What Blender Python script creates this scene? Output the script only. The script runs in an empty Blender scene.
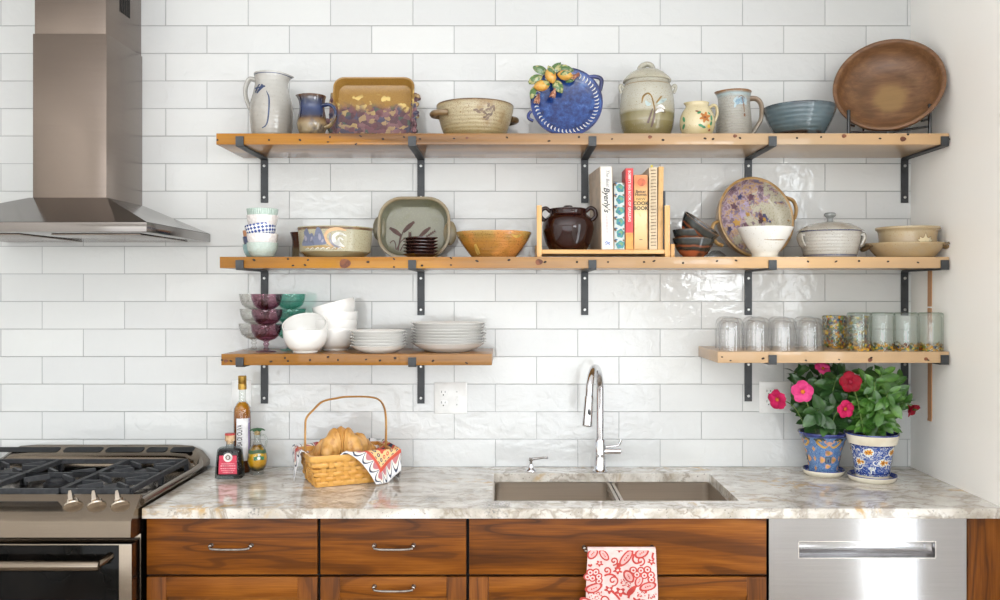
import bpy, bmesh, math, random
from mathutils import Vector, Matrix, Euler
R = math.radians
sin, cos, pi = math.sin, math.cos, math.pi
scn = bpy.context.scene
COL = scn.collection
# ---------------------------------------------------------------- camera measure
F, CX, CY, CD, CZ = 860.0, 508.0, 291.0, 3.2, 1.568
def WX(px, d): return (px-CX)*d/F
def WZ(py, d): return CZ-(py-CY)*d/F

cam = bpy.data.cameras.new('camera'); camo = bpy.data.objects.new('camera', cam); COL.objects.link(camo)
camo.location = (0, -CD, CZ); camo.rotation_euler = (pi/2, 0, 0)
cam.sensor_width = 36; cam.lens = F/1000*36
cam.shift_x = -(CX-500)/1000; cam.shift_y = -(300-CY)/1000
cam.clip_start = .02
scn.camera = camo
scn.view_settings.view_transform = 'Standard'
scn.view_settings.look = 'None'
scn.view_settings.gamma = 1
scn.view_settings.use_curve_mapping = False
scn.cycles.use_denoising = True
scn.cycles.max_bounces = 14
scn.cycles.transparent_max_bounces = 32
scn.cycles.transmission_bounces = 12
scn.cycles.sample_clamp_indirect = 6

# ---------------------------------------------------------------- materials
def lin(h, a=1.0):
    if isinstance(h, str):
        h = h.lstrip('#'); c = [int(h[i:i+2], 16)/255 for i in (0, 2, 4)]
    else:
        c = [x/255 for x in h]
    return tuple(x/12.92 if x <= .04045 else ((x+.055)/1.055)**2.4 for x in c)+(a,)

class N:
    """a thin node-tree writer"""
    def __init__(s, name):
        s.m = bpy.data.materials.new(name); s.m.use_nodes = True
        s.t = s.m.node_tree; s.t.nodes.clear()
        s.out = s.t.nodes.new('ShaderNodeOutputMaterial')
    def n(s, kind, **kw):
        nd = s.t.nodes.new('ShaderNode'+kind)
        for k, v in kw.items():
            if k.startswith('_'): setattr(nd, k[1:], v)
            else: s.put(nd, k, v)
        return nd
    def put(s, nd, k, v):
        i = nd.inputs[int(k[1:])] if k[0] == 'i' and k[1:].isdigit() else nd.inputs[k.replace('__', ' ')]
        if isinstance(v, bpy.types.NodeSocket): s.t.links.new(v, i)
        elif isinstance(v, bpy.types.Node): s.t.links.new(v.outputs[0], i)
        else: i.default_value = v
    def math(s, op, a, b=0.0, c=0.0, clamp=False):
        nd = s.n('Math', _operation=op, _use_clamp=clamp); s.put(nd, 'i0', a); s.put(nd, 'i1', b)
        if op in ('MULTIPLY_ADD', 'SMOOTH_MIN', 'COMPARE'): s.put(nd, 'i2', c)
        return nd.outputs[0]
    def mix(s, f, a, b, mode='MIX'):
        nd = s.n('Mix', _data_type='RGBA', _blend_type=mode)
        s.put(nd, 'i0', f); s.put(nd, 'i6', a); s.put(nd, 'i7', b)
        return nd.outputs[2]
    def ramp(s, f, stops, interp='LINEAR'):
        nd = s.n('ValToRGB'); s.put(nd, 'i0', f); cr = nd.color_ramp; cr.interpolation = interp
        while len(cr.elements) > 1: cr.elements.remove(cr.elements[-1])
        cr.elements[0].position = stops[0][0]; cr.elements[0].color = stops[0][1]
        for p, c in stops[1:]:
            e = cr.elements.new(p); e.color = c
        return nd.outputs[0]
    def step(s, f, lo, hi):
        nd = s.n('MapRange', _interpolation_type='SMOOTHSTEP', i0=f, i1=lo, i2=hi, i3=0.0, i4=1.0); return nd.outputs[0]
    def obj(s): return s.n('TexCoord').outputs['Object']
    def gen(s): return s.n('TexCoord').outputs['Generated']
    def mapv(s, v, scale=(1, 1, 1), loc=(0, 0, 0), rot=(0, 0, 0)):
        return s.n('Mapping', Vector=v, Scale=scale, Location=loc, Rotation=rot).outputs[0]
    def noise(s, v, scale, detail=2.0, rough=.5, dist=0.0):
        return s.n('TexNoise', Vector=v, Scale=scale, Detail=detail, Roughness=rough, Distortion=dist).outputs[0]
    def bump(s, h, dist=1.0, strength=1.0):
        return s.n('Bump', Strength=strength, Distance=dist, Height=h).outputs[0]
    def end(s, col, rough=.4, metal=0.0, coat=0.0, normal=None, spec=.5, **kw):
        b = s.n('BsdfPrincipled')
        s.put(b, 'Base__Color', col); s.put(b, 'Roughness', rough); s.put(b, 'Metallic', metal)
        s.put(b, 'Coat__Weight', coat); s.put(b, 'Specular__IOR__Level', spec)
        if coat: s.put(b, 'Coat__Roughness', .04)
        if normal is not None: s.put(b, 'Normal', normal)
        for k, v in kw.items(): s.put(b, k, v)
        s.t.links.new(b.outputs[0], s.out.inputs[0]); return s.m

def mk(name, stops, h=1.0, wob=0.0, wscale=25, speck=None, mottle=None, rough=.3, metal=0.0, coat=0.0, bump=0.0, bscale=60, spec=.5, interp='LINEAR', rings=0.0, ringscale=0.0):
    """glaze, cloth, metal, paint: colour bands up the object, blotches, specks, a fine relief"""
    s = N(name); v = s.obj()
    if isinstance(stops, (str, tuple)) and not isinstance(stops[0], (list, tuple)): stops = [(0, stops)]
    if len(stops) == 1: c = lin(stops[0][1]); c = s.mix(0.0, c, c)
    else:
        z = s.n('SeparateXYZ', i0=v).outputs[2]
        f = s.math('DIVIDE', z, h)
        if wob: f = s.math('ADD', f, s.math('MULTIPLY', s.math('SUBTRACT', s.noise(v, wscale), .5), wob))
        c = s.ramp(f, [(p, lin(q)) for p, q in stops], interp)
    if mottle:
        mc, ms, lo, hi = mottle
        c = s.mix(s.step(s.noise(v, ms, 3), lo, hi), c, lin(mc))
    if speck:
        sc, ss, thr = speck
        c = s.mix(s.step(s.noise(v, ss, 1), thr, thr+.07), c, lin(sc))
    nrm = None
    hgt = None
    if bump: hgt = s.math('MULTIPLY', s.noise(v, bscale, 3), bump)
    if rings:
        z = s.n('SeparateXYZ', i0=v).outputs[2]
        w = s.math('MULTIPLY', s.math('SINE', s.math('MULTIPLY', z, ringscale)), rings)
        hgt = s.math('ADD', hgt, w) if hgt is not None else w
    if hgt is not None: nrm = s.bump(hgt)
    return s.end(c, rough, metal, coat, nrm, spec)

def mkwood(name, dark, mid, light, axis=0, scale=1.0, rough=.4, coat=0.0, lines=26, seed=0.0, fine=.35, window_wash=None, lw=.42, thin=0.0, spec=.5):
    s = N(name); v = s.obj()
    sc = [5*scale]*3; sc[axis] = .7*scale
    p = s.mapv(v, tuple(sc), (seed, seed*.7, seed*1.3))
    n1 = s.noise(p, 1.0, 2, .45, .6)
    ln = s.math('ADD', s.math('MULTIPLY', s.math('SINE', s.math('MULTIPLY', n1, float(lines))), .5), .5)
    fs = [160*scale]*3; fs[axis] = 5*scale
    fib = s.noise(s.mapv(v, tuple(fs)), 1.0, 3, .6)
    big = s.noise(s.mapv(v, tuple(x*.6 for x in sc), (3+seed, 1, 2)), 1.0, 2)
    f = s.math('ADD', s.math('MULTIPLY', s.math('POWER', ln, 1.6), lw), s.math('MULTIPLY', fib, fine))
    f = s.math('ADD', f, s.math('MULTIPLY', s.math('SUBTRACT', big, .5), .7))
    c = s.ramp(f, [(0.0, lin(dark)), (.42, lin(mid)), (.85, lin(light))])
    if thin:            # fine dark growth lines
        c = s.mix(s.math('MULTIPLY', s.step(ln, .10, .0), thin), c, lin(dark))
    if window_wash:          # paler along its length: mostly window light painted into the wood colour
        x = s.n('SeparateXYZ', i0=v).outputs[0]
        c = s.mix(s.math('MULTIPLY', s.step(x, window_wash[0], window_wash[1]), window_wash[3]), c, s.mix(.5, s.mix(.22, c, lin('#ffffff')), lin(window_wash[2])))
    return s.end(c, rough, 0.0, coat, s.bump(s.math('MULTIPLY', fib, .0002)), spec)

def mkglass(name, tint, edge, rough=.015, pat=0.0, pscale=60, power=1.6, base=.05):
    s = N(name); v = s.obj()
    lw = s.n('LayerWeight', Blend=.5).outputs['Facing']
    nrm = None
    if pat:
        vo = s.n('TexVoronoi', Vector=v, Scale=pscale).outputs[0]
        nrm = s.bump(s.math('MULTIPLY', vo, pat))
    c = s.mix(s.math('POWER', lw, power), lin(tint), lin(edge))
    if pat: c = s.mix(s.math('MULTIPLY', vo, .35), c, lin(edge), 'MULTIPLY')
    tr = s.n('BsdfTransparent', Color=c)
    gl = s.n('BsdfGlossy', Roughness=rough)
    if nrm is not None: s.put(gl, 'Normal', nrm)
    mx = s.n('MixShader'); s.put(mx, 'i0', s.math('MULTIPLY_ADD', s.math('POWER', lw, 4.0), .75, base))
    s.t.links.new(tr.outputs[0], mx.inputs[1]); s.t.links.new(gl.outputs[0], mx.inputs[2])
    s.t.links.new(mx.outputs[0], s.out.inputs[0]); return s.m

def mksteel(name, col, rough=.27, aniso=.75, axis='Z', grain=(3, 3, 500), amt=.00003, arot=0.0):
    s = N(name); v = s.obj()
    g = s.noise(s.mapv(v, grain), 1.0, 3)
    big = s.noise(s.mapv(v, (4, 4, 1.2)), 1.0, 2)
    c = s.mix(g, lin(col), lin(tuple(min(255, int(x*1.12)) for x in col)))
    r = s.math('ADD', s.math('MULTIPLY', big, .1), rough-.05)
    tan = s.n('Tangent', _direction_type='RADIAL', _axis=axis)
    return s.end(c, r, 1.0, 0.0, s.bump(s.math('MULTIPLY', g, amt)), Anisotropic=aniso, Anisotropic__Rotation=arot, Tangent=tan.outputs[0])

# ---------------------------------------------------------------- mesh writer
def catmull(pts, n=6, closed=False):
    P = [tuple(p) for p in pts]
    if len(P) < 3 and not closed: return P
    out = []; m = len(P)
    rng = range(m if closed else m-1)
    for i in rng:
        if closed: a, b, c, d = P[i-1], P[i], P[(i+1) % m], P[(i+2) % m]
        else:
            b, c = P[i], P[i+1]
            a = P[i-1] if i else tuple(2*x-y for x, y in zip(b, c))
            d = P[i+2] if i+2 < m else tuple(2*x-y for x, y in zip(c, b))
        for k in range(n):
            t = k/n
            out.append(tuple(.5*(2*q+(r-p)*t+(2*p-5*q+4*r-u)*t*t+(3*q-p-3*r+u)*t**3) for p, q, r, u in zip(a, b, c, d)))
    if not closed: out.append(P[-1])
    return out

def rrect(w, h, r, n=6):
    out = []
    for cx, cy, a0 in ((w/2-r, h/2-r, 0), (-w/2+r, h/2-r, 90), (-w/2+r, -h/2+r, 180), (w/2-r, -h/2+r, 270)):
        for k in range(n+1):
            a = R(a0+90*k/n); out.append((cx+r*cos(a), cy+r*sin(a)))
    return out

class B:
    def __init__(s): s.bm = bmesh.new()
    def v(s, p): return s.bm.verts.new(p)
    def f(s, vs, mi=0):
        try:
            fc = s.bm.faces.new(vs); fc.material_index = mi; return fc
        except ValueError: return None
    def lathe(s, prof, seg=40, mi=0, M=None, sx=1.0, sy=1.0, fn=None):
        rows = []
        for k, (r, z) in enumerate(prof):
            if r < 1e-6: ps = [Vector((0, 0, z))]
            else: ps = [Vector((r*sx*cos(2*pi*j/seg), r*sy*sin(2*pi*j/seg), z)) for j in range(seg)]
            if fn: ps = [fn(p) for p in ps]
            rows.append([s.v(M @ p if M else p) for p in ps])
        m = mi if callable(mi) else (lambda k: mi)
        for k in range(len(rows)-1):
            a, b = rows[k], rows[k+1]
            if len(a) == 1 and len(b) == 1: continue
            for j in range(seg):
                j2 = (j+1) % seg
                if len(a) == 1: s.f([a[0], b[j2], b[j]], m(k))
                elif len(b) == 1: s.f([a[j], a[j2], b[0]], m(k))
                else: s.f([a[j], a[j2], b[j2], b[j]], m(k))
        return s
    def loft(s, rings, mi=0, caps=(True, True), closed=True, M=None):
        rows = [[s.v(M @ Vector(p) if M else p) for p in r] for r in rings]
        n = len(rows[0])
        for k in range(len(rows)-1):
            for j in range(n if closed else n-1):
                j2 = (j+1) % n
                s.f([rows[k][j], rows[k][j2], rows[k+1][j2], rows[k+1][j]], mi)
        if caps[0]: s.f(rows[0][::-1], mi)
        if caps[1]: s.f(rows[-1], mi)
        return s
    def tube(s, pts, r, seg=10, mi=0, closed=False, flat=1.0, M=None, up=None):
        pts = [Vector(p) for p in pts]; n = len(pts)
        rr = r if isinstance(r, (list, tuple)) else [r]*n
        T = []
        for i in range(n):
            a = pts[i-1] if (i or closed) else pts[i]
            b = pts[(i+1) % n] if (i < n-1 or closed) else pts[i]
            d = b-a; T.append(d.normalized() if d.length > 1e-9 else Vector((0, 0, 1)))
        u = Vector(up) if up else (Vector((0, 0, 1)) if abs(T[0].z) < .9 else Vector((1, 0, 0)))
        rings = []
        for i in range(n):
            if not up or i == 0: u = (u-T[i]*u.dot(T[i])).normalized()
            else: u = (Vector(up)-T[i]*Vector(up).dot(T[i])).normalized()
            w = T[i].cross(u)
            rings.append([pts[i]+(u*cos(2*pi*j/seg)+w*sin(2*pi*j/seg)*flat)*rr[i] for j in range(seg)])
        if closed: rings.append(rings[0])
        return s.loft(rings, mi, (not closed, not closed), True, M)
    def box(s, lo, hi, mi=0, bev=0.0, M=None):
        b = bmesh.new()
        bmesh.ops.create_cube(b, size=1)
        c = [(l+h)/2 for l, h in zip(lo, hi)]; d = [abs(h-l) for l, h in zip(lo, hi)]
        for v in b.verts: v.co = Vector((c[0]+v.co.x*d[0], c[1]+v.co.y*d[1], c[2]+v.co.z*d[2]))
        if bev: bmesh.ops.bevel(b, geom=list(b.edges), offset=bev, segments=2, profile=.6, affect='EDGES')
        s.add(b, mi, M); return s
    def add(s, b, mi=None, M=None):
        mp = {}
        for v in b.verts: mp[v] = s.v(M @ v.co if M else v.co)
        for f in b.faces: s.f([mp[v] for v in f.verts], f.material_index if mi is None else mi)
        b.free()
    def ball(s, c, r, mi=0, M=None, u=16, w=10):
        r = r if isinstance(r, (list, tuple)) else (r, r, r)
        prof = [(sin(pi*k/w), -cos(pi*k/w)) for k in range(w+1)]; prof[0] = (0, -1); prof[-1] = (0, 1)
        L = Matrix.Translation(c) @ (M or Matrix()) @ Matrix.Diagonal((*r, 1))
        return s.lathe(prof, u, mi, L)
    def stroke(s, surf, pts, w, mi, n=5):
        """painted line: a ribbon laid on a surface; w a width or one per point"""
        ws = w if isinstance(w, (list, tuple)) else [w]*len(pts)
        q = catmull([(*p, ww) for p, ww in zip(pts, ws)], n)
        rows = []
        for i, (x, y, ww) in enumerate(q):
            a = q[max(0, i-1)]; b = q[min(len(q)-1, i+1)]
            dx, dy = b[0]-a[0], b[1]-a[1]; L = math.hypot(dx, dy) or 1
            nx, ny = -dy/L*ww/2, dx/L*ww/2
            rows.append([s.v(surf(x+nx*t, y+ny*t)) for t in (1, 0, -1)])
        for a, b in zip(rows, rows[1:]):
            s.f([a[0], a[1], b[1], b[0]], mi); s.f([a[1], a[2], b[2], b[1]], mi)
        return s
    def patch(s, surf, poly, mi, smooth=0, rings=3):
        """painted area: a polygon filled from its centre, laid on a surface"""
        p = catmull(poly, smooth, True) if smooth else poly
        cx = sum(a[0] for a in p)/len(p); cy = sum(a[1] for a in p)/len(p)
        c = s.v(surf(cx, cy)); prev = None
        for k in range(1, rings+1):
            t = k/rings
            row = [s.v(surf(cx+(a[0]-cx)*t, cy+(a[1]-cy)*t)) for a in p]
            for j in range(len(row)):
                j2 = (j+1) % len(row)
                if prev is None: s.f([c, row[j], row[j2]], mi)
                else: s.f([prev[j], row[j], row[j2], prev[j2]], mi)
            prev = row
        return s
    def dab(s, surf, x, y, rx, ry, mi, rot=0.0, n=12, petals=0, depth=.35, rings=2):
        ps = []
        for k in range(n if not petals else petals*6):
            a = 2*pi*k/(n if not petals else petals*6)
            q = 1-depth*(.5-.5*cos(petals*a)) if petals else 1
            dx, dy = rx*q*cos(a), ry*q*sin(a)
            ps.append((x+dx*cos(rot)-dy*sin(rot), y+dx*sin(rot)+dy*cos(rot)))
        return s.patch(surf, ps, mi, 0, rings)
    def text(s, txt, size, fn, mi, shear=0.0, rot=0.0, align='CENTER', sx=1.0, bold=0.0, sub=0):
        cu = bpy.data.curves.new('lettering', 'FONT'); cu.body = txt; cu.size = size; cu.shear = shear
        cu.align_x = align; cu.align_y = 'CENTER'; cu.offset = bold; cu.resolution_u = 3
        o = bpy.data.objects.new('lettering', cu); COL.objects.link(o)
        dg = bpy.context.evaluated_depsgraph_get(); e = o.evaluated_get(dg); me = e.to_mesh()
        b = bmesh.new(); b.from_mesh(me); e.to_mesh_clear()
        bpy.data.objects.remove(o); bpy.data.curves.remove(cu)
        if sub:
            bmesh.ops.triangulate(b, faces=list(b.faces))
            for _ in range(sub): bmesh.ops.subdivide_edges(b, edges=list(b.edges), cuts=1, use_grid_fill=True)
        mp = {}
        for v in b.verts:
            x, y = v.co.x*sx, v.co.y
            mp[v] = s.v(fn(x*cos(rot)-y*sin(rot), x*sin(rot)+y*cos(rot)))
        for f in b.faces: s.f([mp[v] for v in f.verts], mi)
        b.free(); return s
    def build(s, name, mats, parent=None, loc=(0, 0, 0), rot=(0, 0, 0), sharp=38, smooth=True, fix=True):
        if fix: bmesh.ops.recalc_face_normals(s.bm, faces=list(s.bm.faces))
        me = bpy.data.meshes.new(name); s.bm.to_mesh(me); s.bm.free()
        for m in (mats if isinstance(mats, (list, tuple)) else [mats]): me.materials.append(m)
        if smooth:
            me.polygons.foreach_set('use_smooth', [True]*len(me.polygons))
            me.set_sharp_from_angle(angle=R(sharp))
        o = bpy.data.objects.new(name, me); COL.objects.link(o)
        o.location = loc; o.rotation_euler = rot
        if parent is not None: o.parent = parent
        return o

def tag(o, label, cat, group=None, kind=None):
    if label: o['label'] = label
    if cat: o['category'] = cat
    if group: o['group'] = group
    if kind: o['kind'] = kind
    return o
def thing(name, label, cat, loc=(0, 0, 0), rot=(0, 0, 0), group=None):
    o = bpy.data.objects.new(name, None); COL.objects.link(o); o.empty_display_size = .02
    o.location = loc; o.rotation_euler = rot
    return tag(o, label, cat, group)
def struct(o): o['kind'] = 'structure'; return o
def copy_tree(o, label=None, loc=None, rot=None, parent=None):
    c = o.copy(); COL.objects.link(c)
    if parent is not None: c.parent = parent
    for ch in list(o.children): copy_tree(ch, parent=c)
    if label: c['label'] = label
    if loc is not None: c.location = loc
    if rot is not None: c.rotation_euler = rot
    return c

def bowlprof(outer, t, n=5):
    o = catmull(outer, n); z0 = o[0][1]; inner = []
    for r, z in reversed(o):
        if r-t > .004 and z > z0+t: inner.append((r-t, z))
    top = o[-1]; mid = [(top[0]-t*.15, top[1]+t*.3), (top[0]-t*.85, top[1]+t*.3)]
    rl = inner[-1][0] if inner else o[0][0]*.9
    return [(0, z0)]+o+mid+inner+[(rl*.8, z0+t), (0, z0+t)]
def rof(prof):
    """outer radius as a function of height, for painting on a turned pot"""
    pr = []
    for r, z in prof:
        if pr and z < pr[-1][1]-.004: break
        if pr: z = max(z, pr[-1][1])
        pr.append((r, z))
    def g(z):
        if z <= pr[0][1]: return pr[0][0]
        for (r0, z0), (r1, z1) in zip(pr, pr[1:]):
            if z0 <= z <= z1: return r0 if z1 == z0 else r0+(r1-r0)*(z-z0)/(z1-z0)
        return pr[-1][0]
    return g
def front(prof, e=.0005, turn=0.0):
    """maps (x, z) seen from the front onto the turned pot, a hair above the glaze"""
    g = rof(prof)
    def fn(x, z):
        r = g(z)+e; x = max(-r*.999, min(r*.999, x)); a = math.asin(x/r)+turn
        return Vector((r*sin(a), -r*cos(a), z))
    return fn
def around(prof, e=.0005):
    g = rof(prof)
    def fn(a, z):
        r = g(z)+e; return Vector((r*sin(a), -r*cos(a), z))
    return fn
def wrap(prof, R0, e=.0006):
    a = around(prof, e)
    return lambda x, z: a(x/R0, z)
def flat(y, e=.0005):
    return lambda x, z: Vector((x, y-e, z))
def px2(cx, base, d):
    """photo pixels to the front view of a thing standing at (cx, base), depth d"""
    k = d/F; X0 = WX(cx, d)
    return lambda px, py: (WX(px, d)-X0, WZ(py, d)-base)
# ================================================================ ROOM
XR, XL, YB, HC = 1.498, -2.7, -5.0, 2.72
def tile_mat():
    s = N('glazed_tile'); v = s.obj()
    xyz = s.n('SeparateXYZ', i0=v)
    uv = s.n('CombineXYZ', i0=xyz.outputs[0], i1=xyz.outputs[2])
    br = s.n('TexBrick', Vector=uv, Color1=(0, 0, 0, 1), Color2=(1, 1, 1, 1), Mortar=(.5, .5, .5, 1), Scale=1.0,
             Mortar__Size=.0013, Mortar__Smooth=.25, Bias=0.0, Brick__Width=.3066, Row__Height=.10255)
    rnd, mort = br.outputs[0], br.outputs[1]
    base = s.mix(rnd, lin('#d3d4d3'), lin('#dcdddb'))
    c = s.mix(mort, base, lin('#a3a4a5'))
    w1 = s.noise(s.mapv(v, (1, 1, 1.6)), 8.0, 2, .5, .8)
    w2 = s.noise(s.mapv(v, (1, 1, 1), rot=(0, .6, 0)), 26.0, 2, .55, 1.0)
    tilt = s.math('MULTIPLY', s.math('SUBTRACT', rnd, .5), s.math('ADD', s.math('MULTIPLY', xyz.outputs[0], .010), s.math('MULTIPLY', xyz.outputs[2], .022)))
    h = s.math('ADD', s.math('MULTIPLY', w1, .0019), s.math('MULTIPLY', w2, .0011))
    h = s.math('ADD', h, tilt)
    h = s.math('SUBTRACT', h, s.math('MULTIPLY', mort, .0008))
    rg = s.math('ADD', s.math('MULTIPLY', mort, .5), .06)
    return s.end(c, rg, 0.0, .6, s.bump(h), .5, Coat__Normal=s.bump(h))
M_tile = tile_mat()
M_wall = mk('cream_wall_paint', '#faf8f3', rough=.6, bump=.0006, bscale=140)
M_wallw = mk('white_wall_paint', '#efeeec', rough=.6, bump=.0005, bscale=120)
M_ceil = mk('ceiling_paint', '#f4f3f1', rough=.8, bump=.0004, bscale=90)
M_floor = mkwood('oak_floor', '#77695b', '#988a7b', '#b3a697', 1, .8, .35, .2)
M_trimw = mk('white_trim_paint', '#fbf8f2', rough=.35, bump=.0002, bscale=60)

def quad_wall(name, boxes, m, loc=(0, 0, 0)):
    b = B()
    for lo, hi in boxes: b.box([l-q for l, q in zip(lo, loc)], [h-q for h, q in zip(hi, loc)])
    return struct(b.build(name, m, loc=loc, smooth=False))
quad_wall('wall_back', [((XL-.1, 0, 0), (XR, .1, HC))], M_tile, (-.047, 0, 1.0164))
quad_wall('floor', [((XL-.1, YB-.1, -.08), (XR+.12, .1, 0))], M_floor)
quad_wall('ceiling', [((XL-.1, YB-.1, HC), (XR+.12, .1, HC+.08))], M_ceil)
W2 = (-4.2, -2.25, 1.45, 2.25)
W1 = (-1.78, -1.18, .06, 2.35)      # glazed doors in the right wall: y0 y1 z0 z1
W4 = (-1.45, -.55, .95, 2.25)       # unseen left-wall window, added to light the right wall
quad_wall('wall_right', [((XR, YB, 0), (XR+.12, W2[0], HC)), ((XR, W2[1], 0), (XR+.12, W1[0], HC)), ((XR, W2[0], 0), (XR+.12, W2[1], W2[2])), ((XR, W2[0], W2[3]), (XR+.12, W2[1], HC)), ((XR, W1[1], 0), (XR+.12, .1, HC)),
                         ((XR, W1[0], 0), (XR+.12, W1[1], W1[2])), ((XR, W1[0], W1[3]), (XR+.12, W1[1], HC))], M_wall)
quad_wall('wall_left', [((XL-.1, YB, 0), (XL, W4[0], HC)), ((XL-.1, W4[1], 0), (XL, 0, HC)), ((XL-.1, W4[0], 0), (XL, W4[1], W4[2])), ((XL-.1, W4[0], W4[3]), (XL, W4[1], HC))], M_wall)
quad_wall('trim_right', [((XR-.004, -.60, .914), (XR, -.150, HC))], M_trimw)
WF = [(-2.5, 1.35)]   # unseen wide opening behind the camera, added for even frontal light
fx = [XL, WF[0][0], WF[0][1], XR]
quad_wall('wall_front', [((fx[0], YB-.1, 0), (fx[1], YB, HC)), ((fx[2], YB-.1, 0), (fx[3], YB, HC))]
          + [((a, YB-.1, 2.25), (b, YB, HC)) for a, b in WF] + [((a, YB-.1, 0), (b, YB, .25)) for a, b in WF], M_wall)
def window(name, axis, a0, a1, z0, z1, pos, nx, nz):
    b = B(); w = .05
    def bar(u0, u1, v0, v1):
        if axis == 'x': b.box((u0, pos-.02, v0), (u1, pos+.02, v1), 0, .004)
        else: b.box((pos-.02, u0, v0), (pos+.02, u1, v1), 0, .004)
    bar(a0, a1, z0, z0+w); bar(a0, a1, z1-w, z1); bar(a0, a0+w, z0, z1); bar(a1-w, a1, z0, z1)
    for k in range(1, nx): m = a0+(a1-a0)*k/nx; bar(m-.012, m+.012, z0, z1)
    for k in range(1, nz): m = z0+(z1-z0)*k/nz; bar(a0, a1, m-.012, m+.012)
    return struct(b.build(name, M_trimw))
window('window_1', 'y', W1[0], W1[1], W1[2], W1[3], XR+.06, 1, 2)
window('added_left_window', 'y', W4[0], W4[1], W4[2], W4[3], XL-.05, 2, 2)
window('window_2', 'y', W2[0], W2[1], W2[2], W2[3], XR+.06, 3, 2)
window('added_rear_opening', 'x', WF[0][0], WF[0][1], .25, 2.25, YB-.05, 4, 2)

def area(name, loc, rot, sx, sy, power, col=(1, 1, 1)):
    l = bpy.data.lights.new(name, 'AREA'); l.shape = 'RECTANGLE'; l.size = sx; l.size_y = sy; l.energy = power; l.color = col
    o = bpy.data.objects.new(name, l); COL.objects.link(o); o.location = loc; o.rotation_euler = rot
    return o
LP = dict(right=16, front=165, left=6, up_fill=150, exposure=-1.08)
for W_, k in ((W1, 1.3*2.29), (W2, 3.1*2.6)):
    area('daylight_and_fill', (XR+.11, (W_[0]+W_[1])/2, (W_[2]+W_[3])/2), (0, pi/2, 0), W_[3]-W_[2], W_[1]-W_[0], LP['right']*k, (.91, .96, 1))
for (a, b) in WF:
    area('daylight_and_fill', ((a+b)/2, YB-.09, 1.25), (pi/2, 0, 0), b-a, 2.0, LP['front'], (.92, .955, 1))  # frontal fill from the added rear opening
area('daylight_and_fill', (XL-.09, (W4[0]+W4[1])/2, (W4[2]+W4[3])/2), (0, -pi/2, 0), W4[3]-W4[2], W4[1]-W4[0], LP['left'], (.92, .96, 1))  # fill from the added left window
area('added_upward_fill', (-.5, -2.9, 1.95), (pi, 0, 0), 2.6, 2.4, LP['up_fill'], (.925, .95, .995))  # added fill light aimed at the ceiling, with no lamp fixture of its own
w = bpy.data.worlds.new('sky'); scn.world = w; w.use_nodes = True
bg = w.node_tree.nodes['Background']
sk = w.node_tree.nodes.new('ShaderNodeTexSky'); sk.sky_type = 'NISHITA'; sk.sun_disc = False; sk.sun_elevation = R(35)
w.node_tree.links.new(sk.outputs[0], bg.inputs[0]); bg.inputs[1].default_value = .25
scn.view_settings.exposure = LP['exposure']

# ================================================================ METALS, STONE, WOOD
M_steel = mksteel('brushed_steel', (196, 192, 188), .24)
M_hood = mksteel('hood_steel', (120, 109, 101), .22, .7, arot=.25)
M_canopy = mksteel('polished_hood_steel', (118, 113, 109), .14, .3, amt=.00001)
M_range = mksteel('range_steel', (122, 111, 99), .2, .6)
M_dw = mksteel('dishwasher_steel', (176, 175, 176), .2, .9, arot=.25)
M_sink = mksteel('sink_steel', (182, 172, 160), .3, .3)
M_chrome = mk('chrome', '#dcdcde', rough=.05, metal=1.0, mottle=('#d0d0d4', 20, .4, .6))
M_pull = mk('pull_nickel', '#aaa49c', rough=.22, metal=1.0, mottle=('#8e877f', 60, .4, .7))
M_iron = mk('bracket_iron', '#434547', rough=.45, metal=.45, mottle=('#393a3c', 30, .4, .7), bump=.0003, bscale=90)
M_bolt = mk('bolt_zinc', '#c9cac9', rough=.3, metal=1.0, mottle=('#a8a8a8', 200, .4, .7))
M_cast = mk('cast_iron', '#2b2c2f', rough=.55, metal=.2, mottle=('#38393c', 60, .4, .7), bump=.0006, bscale=150)
M_black = mk('black_enamel', '#121316', rough=.12, coat=.5, mottle=('#17181b', 30, .4, .7))
M_dark = mk('dark_gap', '#0e0c0b', rough=.8, mottle=('#15110f', 30, .4, .7))
M_vent = mk('vent_shadow_enamel', '#06070b', rough=.4, spec=.2, mottle=('#0a0c12', 30, .4, .7))
M_knob = mk('knob_steel', '#c4b9ab', rough=.2, metal=1.0, mottle=('#b0a597', 40, .4, .7))
M_ovenglass = mk('oven_glass', '#0a0908', rough=.06, spec=.1, mottle=('#120f0d', 8, .4, .7))
M_cab = mkwood('cherry_wood', '#351904', '#743f09', '#a0621f', 0, 1.5, .4, 0, 46, 1.0, .6, lw=.16, thin=.5, spec=.22)
M_cab2 = mkwood('cherry_wood_red', '#351904', '#764009', '#a26420', 0, 1.4, .4, 0, 46, 4.3, .6, lw=.16, thin=.5, spec=.22)
M_cabv = mkwood('cherry_wood_upright', '#351904', '#703d0a', '#985c20', 2, 1.5, .4, 0, 40, 2.2, .6, lw=.16, thin=.45, spec=.22)
M_white = mk('switch_plastic', '#f2f2f0', rough=.28, mottle=('#ececea', 30, .4, .7))
M_slot = mk('slot_shadow_plastic', '#4a4846', rough=.6, mottle=('#3c3a38', 60, .4, .7))

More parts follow.
